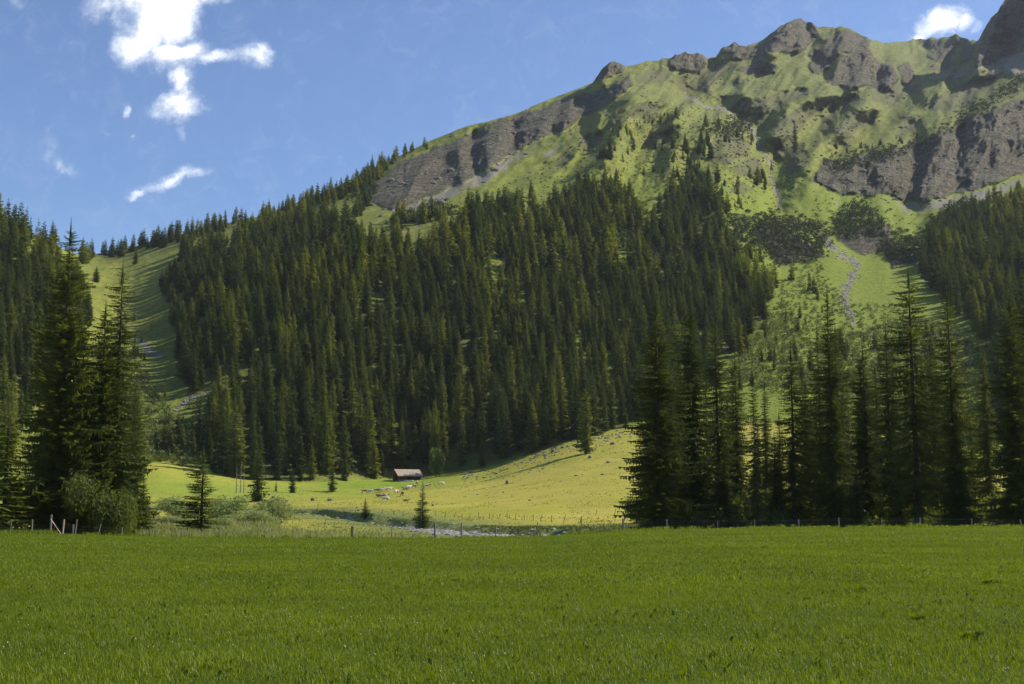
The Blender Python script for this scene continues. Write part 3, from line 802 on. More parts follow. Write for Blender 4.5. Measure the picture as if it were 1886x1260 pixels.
def mountain_pt(px, py, vec=False):
    ci = np.clip((px - COLS[0]) / 2.5, 0, N - 2); c0 = ci.astype(int)
    out = np.zeros((len(px), 3))
    for k in range(len(px)):
        colpy = MPY[:, c0[k]]
        r = np.interp(-py[k], -colpy, np.arange(NMR)); r0 = int(min(r, NMR - 2)); fr = r - r0; fc = ci[k] - c0[k]
        for arr, j in ((MX, 0), (MD3, 1), (MZ, 2)):
            q = arr[r0:r0 + 2, c0[k]:c0[k] + 2]
            out[k, j] = (q[0, 0] * (1 - fc) + q[0, 1] * fc) * (1 - fr) + (q[1, 0] * (1 - fc) + q[1, 1] * fc) * fr
    return Vector(out[0]) if vec else out


def ground_z(x, y):
    return float(valley_z(np.array([x]), np.array([y]))[0])


# ------------------------------------------------------------------ tree meshes (numpy arrays: verts, tris)
def conifer(seed, h, r, nb, K, fin=0.5, droop=0.25, base=0.06, power=0.85, hang=0.5, sparse=0.0, ncard=3, leader=True):
    g_ = np.random.default_rng(seed)
    u = g_.random(nb) ** 0.8
    u = np.sort(u)
    z = h * (base + (1 - base) * (1 - u[::-1] ** 1.0))
    z = h * (base + (0.985 - base) * np.linspace(0, 1, nb) ** 1.05) + g_.normal(0, h * 0.006, nb)
    rel_ = np.clip((z / h - base) / (1 - base), 0, 1)
    prof = np.clip((1 - rel_), 0.0, 1) ** power * (0.75 + 0.25 * np.minimum(1, rel_ / 0.15))
    L = r * np.maximum(prof, 0.03) * g_.uniform(0.72, 1.12, nb) * (1 - sparse * (g_.random(nb) < 0.35) * 0.6)
    az = np.arange(nb) * 2.39996 + g_.normal(0, 0.35, nb)
    L *= 1 + 0.16 * np.sin(rel_ * 40 + seed) + 0.22 * fbm(rel_ * 9 + seed, az % 6.28 * .7, octv=2, seed=seed)
    lean = 1 + 0.18 * np.sin(az + seed * 1.7)          # crown not perfectly round
    L = L * lean
    V = []; Fc = []; cnt = 0
    ts = np.linspace(0.10, 1.0, K + 1)
    dirx, diry = np.cos(az), np.sin(az)
    dr = droop * g_.uniform(0.7, 1.3, nb) * (1.15 - 0.9 * rel_)
    def P(t):
        rr = L * t
        return np.stack([dirx * rr, diry * rr, z - dr * rr + 0.45 * dr * rr * t * t + rel_ * 0.16 * rr], -1)
    sx = np.stack([-diry, dirx, np.zeros(nb)], -1)
    ax = np.stack([dirx, diry, np.zeros(nb)], -1)
    for k in range(K):
        a = P(ts[k]); b = P(ts[k + 1])
        wd = (fin * L * (1.08 - ts[k]) ** 0.7 * g_.uniform(0.6, 1.2, nb))[:, None]
        stp = (L * (ts[k + 1] - ts[k]))[:, None]
        for sgn in (1, -1):
            c_ = a + sgn * sx * wd * g_.uniform(0.6, 1.1, nb)[:, None] + ax * wd * g_.uniform(0.3, 0.8, nb)[:, None]
            c_[:, 2] -= (wd[:, 0] * g_.uniform(0.05, 0.55, nb))
            bb = a + (b - a) * 1.25
            V += [a, bb, c_]
        if ncard > 2:
            c_ = (a + b) / 2 + sx * g_.normal(0, 0.25, nb)[:, None] * stp
            c_ += ax * (g_.uniform(-1, 1, nb)[:, None] * stp); c_[:, 2] -= hang * (wd[:, 0] + 0.25 * stp[:, 0]) * g_.uniform(0.15, 1.35, nb)
            V += [a, c_, b + ax * stp * 0.2]
    # branch tips
    a = P(0.85); b = P(1.06); c_ = P(0.85) + sx * (0.12 * L)[:, None]
    V += [a, b, c_]
    V = np.stack(V, 1).reshape(-1, 3)
    if leader:
        top = []
        for q in range(4):
            a0 = q * PI / 2
            top += [(0, 0, h * 1.03), (math.cos(a0) * r * .035, math.sin(a0) * r * .035, h * 0.93), (math.cos(a0 + 1.6) * r * .035, math.sin(a0 + 1.6) * r * .035, h * 0.93)]
        V = np.concatenate([V, np.array(top)])
    Fc = np.arange(len(V)).reshape(-1, 3)
    return V, Fc


def trunk(seed, h, r0, sides=7, rings=9, stubs=0):
    g_ = np.random.default_rng(seed)
    V = []; Fq = []
    for i in range(rings):
        t_ = i / (rings - 1)
        rr = r0 * (1 - t_) ** 0.8 + 0.01
        if i == 0: rr *= 1.35
        wx, wy = 0.25 * r0 * math.sin(t_ * 5 + seed), 0.25 * r0 * math.cos(t_ * 4 + seed * 2)
        for k in range(sides):
            a = 2 * PI * k / sides
            V.append((wx * (1 - t_) + rr * math.cos(a), wy * (1 - t_) + rr * math.sin(a), h * t_ * 0.97 - (0.4 if i == 0 else 0)))
    for i in range(rings - 1):
        for k in range(sides):
            a, b = i * sides + k, i * sides + (k + 1) % sides
            Fq.append((a, b, b + sides, a + sides))
    for s_i in range(stubs):
        z = h * g_.uniform(0.04, 0.75); a = g_.uniform(0, 2 * PI); L = h * g_.uniform(0.04, 0.11); rr = r0 * 0.12
        d_ = np.array([math.cos(a), math.sin(a), g_.uniform(-0.35, 0.1)]); s0 = np.array([-d_[1], d_[0], 0])
        b0 = np.array([0, 0, z]); i0 = len(V)
        for q in (0, 1, 2):
            an = 2 * PI * q / 3
            V.append(tuple(b0 + rr * (math.cos(an) * s0 + math.sin(an) * np.array([0, 0, 1]))))
        V.append(tuple(b0 + d_ * L))
        Fq += [(i0, i0 + 1, i0 + 3), (i0 + 1, i0 + 2, i0 + 3), (i0 + 2, i0, i0 + 3)]
    return np.array(V), Fq


def leafball(seed, blobs, n, size, flat=0.75):
    """leaf faces spread through several lobes; blobs: (x, y, z, r)"""
    g_ = np.random.default_rng(seed)
    bl = np.array(blobs, float); wgt = bl[:, 3] ** 2; k = g_.choice(len(bl), n, p=wgt / wgt.sum())
    d_ = g_.normal(size=(n, 3)); d_ /= np.linalg.norm(d_, axis=1)[:, None]
    rad = bl[k, 3] * g_.uniform(0.25, 1.0, n) ** 0.45 * (1 + 0.16 * g_.normal(size=n))
    c_ = bl[k, :3] + d_ * rad[:, None] * np.array([1, 1, flat])
    c_[:, 2] = np.maximum(c_[:, 2], 0.02)
    nrm = d_ + 0.8 * g_.normal(size=(n, 3)); nrm /= np.linalg.norm(nrm, axis=1)[:, None]
    a = np.cross(nrm, g_.normal(size=(n, 3))); a /= np.linalg.norm(a, axis=1)[:, None]; b = np.cross(nrm, a)
    s_ = (size * g_.uniform(0.5, 1.3, n))[:, None]
    V = np.stack([c_ - a * s_, c_ + b * s_ * 0.55, c_ + a * s_, c_ - b * s_ * 0.55], 1).reshape(-1, 3)
    return V, np.arange(len(V)).reshape(-1, 4)


def mesh_data(name, V, Fc, mat, smooth=False):
    o = mesh_obj(name, V, Fc, mat, smooth=smooth)
    me = o.data
    bpy.data.objects.remove(o)
    return me


def link(name, me, parent=None):
    o = bpy.data.objects.new(name, me); COL.objects.link(o)
    if parent is not None: o.parent = parent
    return o


def thing(name, label, cat, loc=(0, 0, 0), rz=0.0, group=None, scale=None):
    o = bpy.data.objects.new(name, None); COL.objects.link(o)
    o.empty_display_size = 0.3
    o.location = loc; o.rotation_euler = (0, 0, rz)
    if scale is not None: o.scale = scale
    return tag(o, label, cat, group)


# near variants are made at height 25, radius 1 unit scaled per tree
NEAR = []
for sd, pw, base, sparse, hang, nb in ((1, .58, .02, .4, 1.1, 700), (2, .50, .03, .5, 1.1, 640), (3, .50, .04, .9, 1.0, 500), (4, .46, .07, 1.1, .9, 420), (5, .62, .02, .5, 1.1, 640)):
    V, Fc = conifer(sd, 25, 4.5, nb, 18, fin=0.23, droop=0.46, base=base, power=pw, hang=hang, sparse=sparse)
    NEAR.append((mesh_data('crown', V, Fc, MAT['spruce_fg']), mesh_data('trunk', *trunk(sd, 25, 0.36, 9, 12, 70), MAT['bark'], smooth=False)))
YOUNG = []
for sd, pw, sparse in ((11, .9, .1), (12, .75, .5)):
    V, Fc = conifer(sd, 8, 2.3, 300, 8, fin=0.34, droop=0.12, base=.04, power=pw, hang=.35, sparse=sparse)
    YOUNG.append((mesh_data('crown', V, Fc, MAT['spruce']), mesh_data('trunk', *trunk(sd, 8, 0.14, 7, 8, 20), MAT['bark'])))
MIDRAW = []; MID = []; MIDL = []
for sd, rad, pw in ((21, 3.3, .60), (22, 2.8, .5), (23, 3.7, .72), (24, 3.0, .45), (25, 3.5, .8)):
    V, Fc = conifer(sd, 22, rad * 1.12, 180, 4, fin=0.62, droop=0.40, base=.05, power=pw, hang=.6)
    MIDRAW.append((V, Fc))
    tk = mesh_data('trunk', *trunk(sd, 22, 0.32, 6, 5), MAT['bark'])
    MID.append((mesh_data('crown', V, Fc, MAT['spruce']), tk)); MIDL.append((mesh_data('crown', V, Fc, MAT['larch']), tk))
FAR = []
for sd, rad, pw in ((31, 3.4, .6), (32, 2.9, .5), (33, 3.8, .7), (34, 3.2, .45), (35, 3.5, .6), (36, 3.1, .8)):
    FAR.append(conifer(sd, 22, rad * 1.12, 104, 2, fin=0.85, droop=0.42, base=.05, power=pw, hang=.7))


def place_tree(kind, var, loc, h, wfac, label, cat='spruce', group=None, name='spruce_tree', rz=None):
    lst, h0 = {'near': (NEAR, 25.), 'young': (YOUNG, 8.), 'mid': (MID, 22.), 'larch': (MIDL, 22.)}[kind]
    s_ = h / h0
    o = thing(name, label, cat, loc, rng.uniform(0, 6.28) if rz is None else rz, group, (s_ * wfac, s_ * wfac, s_))
    cr, tk = lst[var % len(lst)]
    link('crown', cr, o); link('trunk', tk, o)
    return o


def at_depth(px, D, z=None):
    """base point: photo column at the horizon line, forward distance D"""
    x = float(px_dir(px, 965)[0]) * D
    return Vector((x, D, ground_z(x, D) if z is None else z))


def height_for(px, base, top_py):
    """tree height so that its top projects on top_py"""
    return EYE + float(px_dir(px, top_py)[1]) * base.y - base.z


# ---- trees standing right behind the meadow fence, on the right
RIGHT = [  # px, top py, distance, variant, width factor, label
    (1213, 552, 143, 0, 1.15, 'broad dark spruce with low branches at the left end of the right-hand row'),
    (1280, 560, 148, 1, 0.85, 'tall dark spruce second from the left in the row behind the wire fence'),
    (1325, 585, 153, 2, 0.75, 'thin open spruce third in the row behind the fence, see-through crown'),
    (1393, 690, 141, 3, 0.48, 'slim low spruce with a bare thin trunk between two taller ones'),
    (1414, 700, 205, 4, 0.62, 'small pointed spruce standing back in a gap of the right-hand row'),
    (1465, 640, 148, 3, 0.95, 'spruce with thin see-through crown left of the twin trunks'),
    (1516, 600, 151, 2, 0.60, 'slender spruce close on the left of the tall central one'),
    (1537, 536, 144, 0, 0.66, 'tall dark pointed spruce in the middle of the right-hand row'),
    (1550, 600, 147, 3, 0.62, 'spruce whose trunk almost touches the tall central one, on its right'),
    (1600, 640, 156, 1, 0.85, 'dense shorter spruce filling the gap right of the twin trunks'),
    (1645, 600, 165, 4, 0.75, 'hazy spruce standing back to the left of the bare-trunked tall one'),
    (1692, 497, 141, 3, 1.0, 'tallest spruce of the row, long bare dark trunk and open crown'),
    (1728, 640, 160, 2, 0.75, 'shorter spruce just right of the long bare trunk'),
    (1763, 533, 146, 2, 0.78, 'tall spruce with a straight grey trunk and sparse top near the right end'),
    (1768, 770, 140, 0, 1.0, 'low bushy spruce at the foot of the grey trunk near the right end'),
    (1826, 640, 200, 1, 0.6, 'dark spruce standing back before the gap at the right end'),
    (1880, 545, 138, 0, 0.9, 'dark spruce cut by the right edge of the photo'),
    (1935, 470, 142, 1, 1.0, 'tall spruce mostly outside the right edge'),
    (1240, 700, 170, 4, 0.9, 'shorter spruce filling in between the first two of the row'),
    (1360, 660, 178, 1, 0.8, 'grey-green spruce standing back between the thin third and the slim low tree'),
    (1490, 700, 175, 0, 0.8, 'spruce standing back left of the twin trunks, reaching half their height'),
    (1430, 800, 150, 4, 1.1, 'low young spruce under the see-through crowns left of the twin trunks'),
    (1660, 820, 150, 0, 1.2, 'low young spruce left of the long bare trunk'),
    (1580, 860, 143, 4, 1.2, 'low young spruce at the foot of the twin trunks on the right'),
    (1335, 850, 146, 0, 1.1, 'low young spruce at the foot of the thin third tree'),
]
for (px, top, D, v, wf, lab) in RIGHT:
    b = at_depth(px, D); h = height_for(px - (px - 943) * 0.02, b, top)
    o = place_tree('near', v, b - Vector((0, 0, .1)), h, wf * 25 / h if h < 14 and False else wf, lab, group='tall spruces behind the meadow fence on the right')
for k, (px, D, top) in enumerate([(1255, 200, 690), (1345, 190, 740), (1440, 195, 730), (1485, 220, 700), (1560, 205, 690), (1622, 215, 700), (1655, 190, 720), (1195, 190, 720), (1305, 205, 730), (1400, 215, 770), (1590, 190, 740), (1675, 230, 740), (1770, 230, 740), (1500, 240, 750), (1460, 210, 790),
                               (1710, 205, 680), (1748, 185, 720), (1795, 210, 720), (1905, 180, 600)]):
    b = at_depth(px, D); h = height_for(px, b, top + 14 * ((k * 7) % 5 - 2))
    place_tree('near', k, b - Vector((0, 0, .1)), h, (.8, 1.0, .9)[k % 3], 'half-hidden spruce standing behind the front row of tall spruces on the right', group='spruces behind the front row on the right')
LEFT = [
    (105, 412, 137, 0, 1.0, 'tallest dark spruce of the left clump, its trunk behind the fence brace'),
    (82, 520, 144, 1, .8, 'dark spruce on the left flank of the left clump'),
    (178, 560, 139, 1, 1.0, 'dark spruce in the middle of the left clump behind the leafy bush'),
    (207, 488, 141, 2, 0.95, 'spruce of the left clump with long drooping arms towards the gully'),
    (240, 700, 190, 4, 0.7, 'shorter spruce standing back on the right of the left clump'),
    (140, 600, 146, 0, 1.1, 'dense spruce in the core of the left clump'),
]
for (px, top, D, v, wf, lab) in LEFT:
    b = at_depth(px, D); h = height_for(px + 8, b, top)
    place_tree('near', v, b - Vector((0, 0, .1)), h, wf, lab, group='dark spruces of the left clump')
YNG = [
    (371, 985, 822, 150, 1, 1.15, 'open young spruce with a thin dark trunk right of the left clump'),
    (262, 983, 872, 144, 0, 0.95, 'slim young spruce between the leafy bush and the open young spruce'),
    (243, 985, 906, 142, 1, 1.15, 'small low spruce touching the leafy bush'),
    (778, 972, 885, 232, 0, 0.85, 'dark conical spruce standing alone on the river bank'),
    (672, 957, 915, 285, 0, 1.15, 'small spruce on the river bank left of the lone conical one'),
]
for (px, bp_, top, D, v, wf, lab) in YNG:
    b = at_depth(px, D); h = height_for(px, b, top)
    place_tree('young', v, b - Vector((0, 0, .05)), h, wf, lab, group=None)
EDGE = [  # px, base py, top py, kind, variant, width, label
    (473, 924, 822, 'mid', 0, 1.25, 'bushy spruce standing out in front of the forest edge left of the boulders'),
    (539, 908, 864, 'mid', 2, 1.15, 'small rounded spruce at the forest edge above the left boulders'),
    (612, 906, 846, 'mid', 1, 1.2, 'spruce with a ragged reddish side at the forest edge left of the barn'),
    (508, 905, 885, 'mid', 3, 1.0, 'tiny spruce in the grass between two forest-edge spruces'),
    (388, 907, 892, 'mid', 2, 1.2, 'tiny dark spruce in the grass right of the open young spruce'),
    (250, 868, 706, 'larch', 0, 1.15, 'pale feathery larch behind the left clump at the foot of the gully'),
    (1080, 836, 713, 'larch', 3, 1.1, 'bright yellow-green larch alone on the pasture below the forest'),
    (10, 960, 740, 'larch', 2, 1.7, 'bright green larch at the left edge of the photo'),
    (978, 364, 328, 'mid', 2, 1.15, 'single dark spruce alone on the bright slope under the cliff'),
    (177, 520, 489, 'mid', 2, 1.6, 'round dark spruce alone in the grassy gully near the col'),
    (250, 486, 456, 'mid', 4, 1.4, 'spruce on the turf just below the wooded saddle'),
    (95, 457, 404, 'mid', 2, 1.1, 'dark spruce on the brow of the left spur against the sky'),
    (1362, 655, 582, 'larch', 1, 1.2, 'pale larch with a bare lower trunk by the shrubby gully side'),
    (1465, 278, 220, 'mid', 1, .9, 'tall lone spruce beside the upper stream gully'),
    (1409, 350, 312, 'mid', 3, .7, 'slim dark spruce beside the bright stream bed'),
    (1124, 295, 248, 'mid', 0, 1.1, 'pair-like dark spruce alone on the slope above the forest tongue'),
    (1873, 845, 640, 'mid', 4, 1.1, 'dark spruce behind the lit gap near the right edge'),
    (1845, 800, 600, 'mid', 0, 1.1, 'very dark spruce behind the lit gap, left of its neighbour'),
]
for (px, bpy_, top, kd, v, wf, lab) in EDGE:
    b = ground(px, bpy_)
    if px == 10: b = at_depth(6, 131)
    h = height_for(px, b, top)
    place_tree(kd, v, b - Vector((0, 0, .2)), h, wf, lab, cat='larch' if kd == 'larch' else 'spruce', name='larch_tree' if kd == 'larch' else 'spruce_tree')
b = ground(640, 655); o = thing('dead_tree', 'reddish-brown dying spruce standing among the green ones in mid forest', 'dead tree', b)
V, Fc = conifer(99, height_for(640, b, 572), 2.6, 130, 4, fin=.5, droop=.4); mesh_obj('crown', V, Fc, foliage_mat('dry_needles', (.16, .085, .05), (.18, .10, .06), (.12, .07, .04), .2), o)
mesh_obj('trunk', *trunk(99, 20, .25, 6, 5), MAT['bark_grey'], o)
# tall bare stems at the forest edge
for px, top in ((435, 850), (443, 846), (449, 862)):
    b = ground(px, 908); h = height_for(px, b, top)
    o = thing('dead_tree', 'bare grey stem among two others at the forest edge left of the bushy spruce', 'dead tree', b, 0, 'bare stems at the forest edge')
    V, Fc = trunk(px, h, 0.16, 6, 6, 30); mesh_obj('trunk', V, Fc, MAT['bark_grey'], o)

# ---- the forest: throw darts over the slope, keep a minimum spacing on the ground
def scatter(mask, dmin, n_try, seed, dens=None, pyr=(240, 900)):
    g_ = np.random.default_rng(seed)
    mk = mask * (_gx > -290) * (_gx < 2190)
    mk = mk * np.clip(1.6 - _gy / 700., .5, 1.6)              # a photo row covers more ground further up
    ck = g_.choice(mk.size, n_try, p=(mk / mk.sum()).ravel())
    cx = _gx.ravel()[ck] + g_.uniform(-1, 1, n_try); cy = _gy.ravel()[ck] + g_.uniform(-1, 1, n_try)
    foot = np.interp(cx, COLS, PY[0]); skyl = np.interp(cx, COLS, sky_row)
    ok = (cy < foot - 0.5) & (cy > skyl + 0.5); cx, cy = cx[ok], cy[ok]
    P = mountain_pt(cx, cy)
    # more candidates where a pixel covers more ground
    cell = {}; keep = []
    for i in range(len(P)):
        k = (int(P[i, 0] // dmin), int(P[i, 1] // dmin), int(P[i, 2] // dmin)); bad = False
        for a in (-1, 0, 1):
            for b in (-1, 0, 1):
                for c__ in (-1, 0, 1):
                    for j in cell.get((k[0] + a, k[1] + b, k[2] + c__), ()):
                        if ((P[i] - P[j]) ** 2).sum() < dmin * dmin:
                            bad = True; break
                    if bad: break
                if bad: break
            if bad: break
        if not bad:
            cell.setdefault(k, []).append(i); keep.append(i)
    return cx[keep], cy[keep], P[keep]


fx_, fy_, fp = scatter(np.clip(M_for, 0, 1), 5.6, 15000, 3)
SCAT = [([(1090, 300), (1130, 240), (1240, 205), (1330, 210), (1420, 250), (1425, 340), (1350, 400), (1200, 330)], 120, .5),
        ([(860, 392), (930, 372), (1000, 372), (960, 392), (900, 395)], 16, .5), ([(640, 420), (760, 420), (830, 400), (740, 400)], 20, .5),
        ([(440, 440), (600, 418), (680, 400), (690, 360), (640, 385), (520, 412)], 60, .7), ([(740, 300), (745, 275), (800, 255), (790, 275)], 12, .5),
        ([(1500, 280), (1640, 262), (1700, 245), (1690, 262), (1600, 282)], 14, .35), ([(1290, 440), (1420, 470), (1400, 500), (1300, 500)], 16, .7),
        ([(1330, 720), (1390, 620), (1440, 590), (1500, 650), (1640, 610), (1720, 590), (1800, 640), (1900, 730), (1886, 830), (1700, 800), (1500, 740)], 110, .4),
        ([(215, 700), (225, 560), (262, 600), (300, 700), (312, 760), (260, 770)], 16, .5), ([(360, 892), (420, 884), (560, 892), (640, 882), (640, 894), (480, 902), (380, 900)], 14, .6),
        ([(235, 850), (250, 790), (310, 770), (360, 800), (366, 860)], 14, .4), ([(1400, 600), (1430, 500), (1500, 470), (1540, 560), (1500, 640)], 14, .4)]
sx_, sy_, spn = [], [], []
for p_, n_, _ in SCAT:
    xs_ = [q[0] for q in p_]; ys_ = [q[1] for q in p_]; mk = poly_mask(p_); got = 0
    for _t in range(4000):
        a, b = rng.uniform(min(xs_), max(xs_)), rng.uniform(min(ys_), max(ys_))
        if samp(mk, a, b) > 0.5 and fbm(np.array([a / 22.]), np.array([b / 22.]), octv=2, seed=77)[0] > -0.05:
            sx_.append(a); sy_.append(b); got += 1
            if got >= n_: break
sx_, sy_ = np.array(sx_), np.array(sy_); spn = mountain_pt(sx_, sy_)
fx_ = np.concatenate([fx_, sx_]); fy_ = np.concatenate([fy_, sy_]); fp = np.concatenate([fp, spn])
NF = len(fx_)
is_sc = np.arange(NF) >= NF - len(sx_)
D_ = fp[:, 1]
hgt = rng.uniform(14, 26, NF) * np.interp(D_, [450, 850, 1200, 1700], [1.08, .92, .72, .5])
hgt *= np.where(is_sc, rng.uniform(.45, .95, NF) * np.where(fy_ > 560, .62, 1.0), 1.0)
hgt *= np.where(rng.random(NF) < .16, .55, 1.0) * (1 + .22 * fbm(fx_ / 40., fy_ / 30., octv=2, seed=210))
larch = (fbm(fx_ / 60., fy_ / 60., octv=2, seed=8) + rng.uniform(-.6, .6, NF)) > 0.36
hgt *= np.where((fx_ > 255) & (fx_ < 335) & (fy_ > 480) & (fy_ < 760), .68, 1.0)
pxh = hgt / D_
inview = (fx_ > -20) & (fx_ < 1906)
order = np.argsort(-pxh * inview)
hidden = ((fx_ > 1170) & (fy_ > 640)) | ((fx_ < 235) & (fx_ > 50) & (fy_ > 540))   # behind the near trees
indiv = [i for i in order if inview[i] and not hidden[i] and not is_sc[i]][:245]
indiv_set = set(indiv)
for i in indiv:
    px, py = fx_[i], fy_[i]
    if px < 260:
        lab, gr = 'dark forest spruce on the lower flank of the left spur', 'forest spruces on the left spur'
    elif px < 700:
        lab, gr = 'forest spruce on the lower slope left of the barn', 'forest spruces left of the barn'
    elif px < 860:
        lab, gr = 'tall forest spruce on the slope straight above the barn', 'forest spruces above the barn'
    elif px < 1170:
        lab, gr = 'forest spruce along the slanting forest edge right of the barn', 'forest spruces right of the barn'
    else:
        lab, gr = 'forest spruce on the slope above the right-hand row of near trees', 'forest spruces above the near row'
    if larch[i]:
        lab = lab.replace('forest spruce', 'paler forest larch').replace('dark ', ''); gr = gr.replace('spruces', 'larches')
    place_tree('larch' if larch[i] else 'mid', int(rng.integers(0, 5)), Vector(fp[i]) - Vector((0, 0, .4)), float(hgt[i]), float(rng.uniform(.82, 1.15)), lab,
               cat='larch' if larch[i] else 'spruce', group=gr, name='larch_tree' if larch[i] else 'spruce_tree')
VV, TT, cntv = [], [], 0
for mat_key in ('spruce', 'larch'):
    VV = []; TT = []; FF = []; off_ = 0
    for i in range(NF):
        if i in indiv_set or larch[i] != (mat_key == 'larch'):
            continue
        V, Fc = MIDRAW[int(rng.integers(0, 5))] if D_[i] < 760 and not hidden[i] else FAR[int(rng.integers(0, 6))]
        a = rng.uniform(0, 6.28); s_ = hgt[i] / 22.; w_ = s_ * rng.uniform(.85, 1.2) * np.interp(D_[i], [450, 1200], [1.0, 1.25])
        ca, sa = math.cos(a) * w_, math.sin(a) * w_
        W = np.empty_like(V); W[:, 0] = V[:, 0] * ca - V[:, 1] * sa + fp[i, 0]; W[:, 1] = V[:, 0] * sa + V[:, 1] * ca + fp[i, 1]; W[:, 2] = V[:, 2] * s_ + fp[i, 2] - .4
        VV.append(W); FF.append(Fc + off_); off_ += len(V); TT.append(np.full(len(V), rng.random()))
    o = mesh_obj('forest', np.concatenate(VV), np.concatenate(FF), MAT[mat_key], attrs={'tint': np.concatenate(TT)})
    tag(o, 'far conifer forest covering the mountainside' if mat_key == 'spruce' else 'paler larches scattered through the far mountainside forest', 'forest', kind='stuff')
print('forest trees', NF, 'individual', len(indiv))


# ------------------------------------------------------------------ shrubs on the slopes (stuff)
def shrub_field(name, label, polyl, n_try, dmin, mat, rad, seed, leaf=0.55, nl=60, pyr=(120, 900), hf=0.8):
    raws = []
    for q in range(5):
        g_ = np.random.default_rng(seed * 10 + q)
        raws.append(leafball(seed + q, [(g_.normal(0, .45), g_.normal(0, .45), g_.uniform(.3, .9), g_.uniform(.5, .85)) for _ in range(4)], nl, leaf * 0.42, hf))
    mk_ = blur(polys(polyl), 9) if 'pine' in name else polys(polyl)
    cx, cy, P = scatter(mk_ ** 2, dmin, n_try, seed, pyr=pyr)
    VV, FF, TT, off_ = [], [], [], 0
    for i in range(len(cx)):
        V, Fc = raws[i % 5]; s_ = rad * rng.uniform(.55, 1.35); a = rng.uniform(0, 6.28)
        W = np.empty_like(V); W[:, 0] = (V[:, 0] * math.cos(a) - V[:, 1] * math.sin(a)) * s_; W[:, 1] = (V[:, 0] * math.sin(a) + V[:, 1] * math.cos(a)) * s_; W[:, 2] = V[:, 2] * s_ - .2 * s_
        VV.append(W + P[i]); FF.append(Fc + off_); off_ += len(V); TT.append(np.full(len(V), rng.random()))
    o = mesh_obj(name, np.concatenate(VV), np.concatenate(FF), mat, attrs={'tint': np.concatenate(TT)})
    tag(o, label, 'shrubs', kind='stuff')
    print(name, len(cx))


PINE = [[(1290, 450), (1330, 402), (1400, 398), (1445, 395), (1500, 410), (1528, 450), (1500, 482), (1440, 488), (1400, 455), (1330, 478)],
        [(1522, 430), (1540, 398), (1590, 378), (1628, 400), (1625, 432), (1580, 442)], [(1612, 462), (1650, 425), (1690, 450), (1684, 486), (1640, 480)],
        [(1690, 440), (1720, 398), (1790, 352), (1760, 480), (1700, 492)],
        [(1508, 302), (1560, 285), (1640, 276), (1690, 258), (1740, 232), (1800, 190), (1886, 135), (1886, 160), (1800, 214), (1740, 246), (1640, 292), (1540, 312)],
        [(700, 420), (780, 392), (830, 375), (850, 385), (780, 412), (720, 432)], [(640, 360), (690, 330), (700, 350), (660, 380)], [(1300, 235), (1380, 200), (1385, 240), (1330, 260)],
        [(1000, 405), (1030, 400), (1180, 430), (1180, 455), (1010, 440)], [(1180, 440), (1300, 430), (1310, 500), (1200, 490)]]
shrub_field('mountain_pine_scrub', 'dark mountain pine scrub on rocky knolls above the gully', PINE, 6500, 2.4, MAT['pine'], 2.5, 51)
GREEN = [[(1330, 705), (1380, 620), (1430, 590), (1450, 560), (1500, 640), (1620, 600), (1700, 590), (1760, 600), (1830, 650), (1910, 725), (1886, 820), (1700, 795), (1500, 730)], [(215, 770), (222, 640), (262, 680), (318, 770), (300, 800), (230, 800)], [(232, 872), (236, 800), (300, 765), (350, 785), (368, 855), (320, 866)], [(1300, 560), (1400, 540), (1440, 600), (1380, 660)]]
shrub_field('green_shrubs', 'light green shrubs covering the foot of the stream gully', GREEN, 4200, 2.9, MAT['shrub'], 2.2, 61)
def undergrowth():
    VV, FF, TT, off_ = [], [], [], 0
    for k in range(300):
        px = rng.uniform(1175, 1900)
        if 1808 < px < 1856: continue
        b = at_depth(px, rng.uniform(146, 205)); V, Fc = leafball(300 + k % 9, [(rng.normal(0, .5), rng.normal(0, .5), rng.uniform(.3, 1.0), rng.uniform(.4, .8)) for _ in range(4)], 420, .10)
        s_ = rng.uniform(.8, 2.8); VV.append(V * np.array([s_, s_, s_ * rng.uniform(.8, 1.5)]) + np.array(b) - np.array([0, 0, .2])); FF.append(Fc + off_); off_ += len(V); TT.append(np.full(len(V), rng.random()))
    tag(mesh_obj('undergrowth', np.concatenate(VV), np.concatenate(FF), MAT['broad'], attrs={'tint': np.concatenate(TT)}), 'leafy undergrowth between the trunks of the right-hand spruces', 'shrubs', kind='stuff')


undergrowth()
SPA = [[(1430, 600), (1440, 520), (1500, 470), (1560, 560), (1620, 560), (1700, 560), (1650, 610), (1500, 640)], [(235, 855), (240, 790), (300, 760), (350, 780), (366, 850), (320, 860)],
       [(1050, 400), (1290, 360), (1340, 420), (1220, 440)], [(340, 740), (420, 700), (460, 700), (440, 750), (370, 790)], [(880, 540), (905, 470), (945, 480), (930, 560)]]
shrub_field('slope_shrubs', 'sparse low shrubs dotting the green slopes', SPA, 2000, 3.4, MAT['shrub'], 1.6, 71)
shrub_field('alpine_scrub', 'low dark juniper and pine scrub dotted over the upper slopes', [[(960, 400), (1000, 300), (1130, 220), (1300, 180), (1430, 230), (1500, 330), (1430, 400), (1340, 400), (1200, 400)], [(1440, 420), (1500, 350), (1640, 380), (1700, 400), (1680, 430), (1600, 400)], [(740, 400), (900, 350), (1000, 300), (980, 380), (860, 400)]], 1500, 5.0, MAT['pine'], 1.25, 81)


# ------------------------------------------------------------------ bushes near the river (things)
def bush_mesh(seed, n, size, lobes=7, tall=1.0):
    g_ = np.random.default_rng(seed)
    bl = [(g_.normal(0, .45), g_.normal(0, .45), g_.uniform(.35, 1.25) * tall, g_.uniform(.32, .6)) for _ in range(lobes)]
    return leafball(seed, bl, n, size, 0.9)


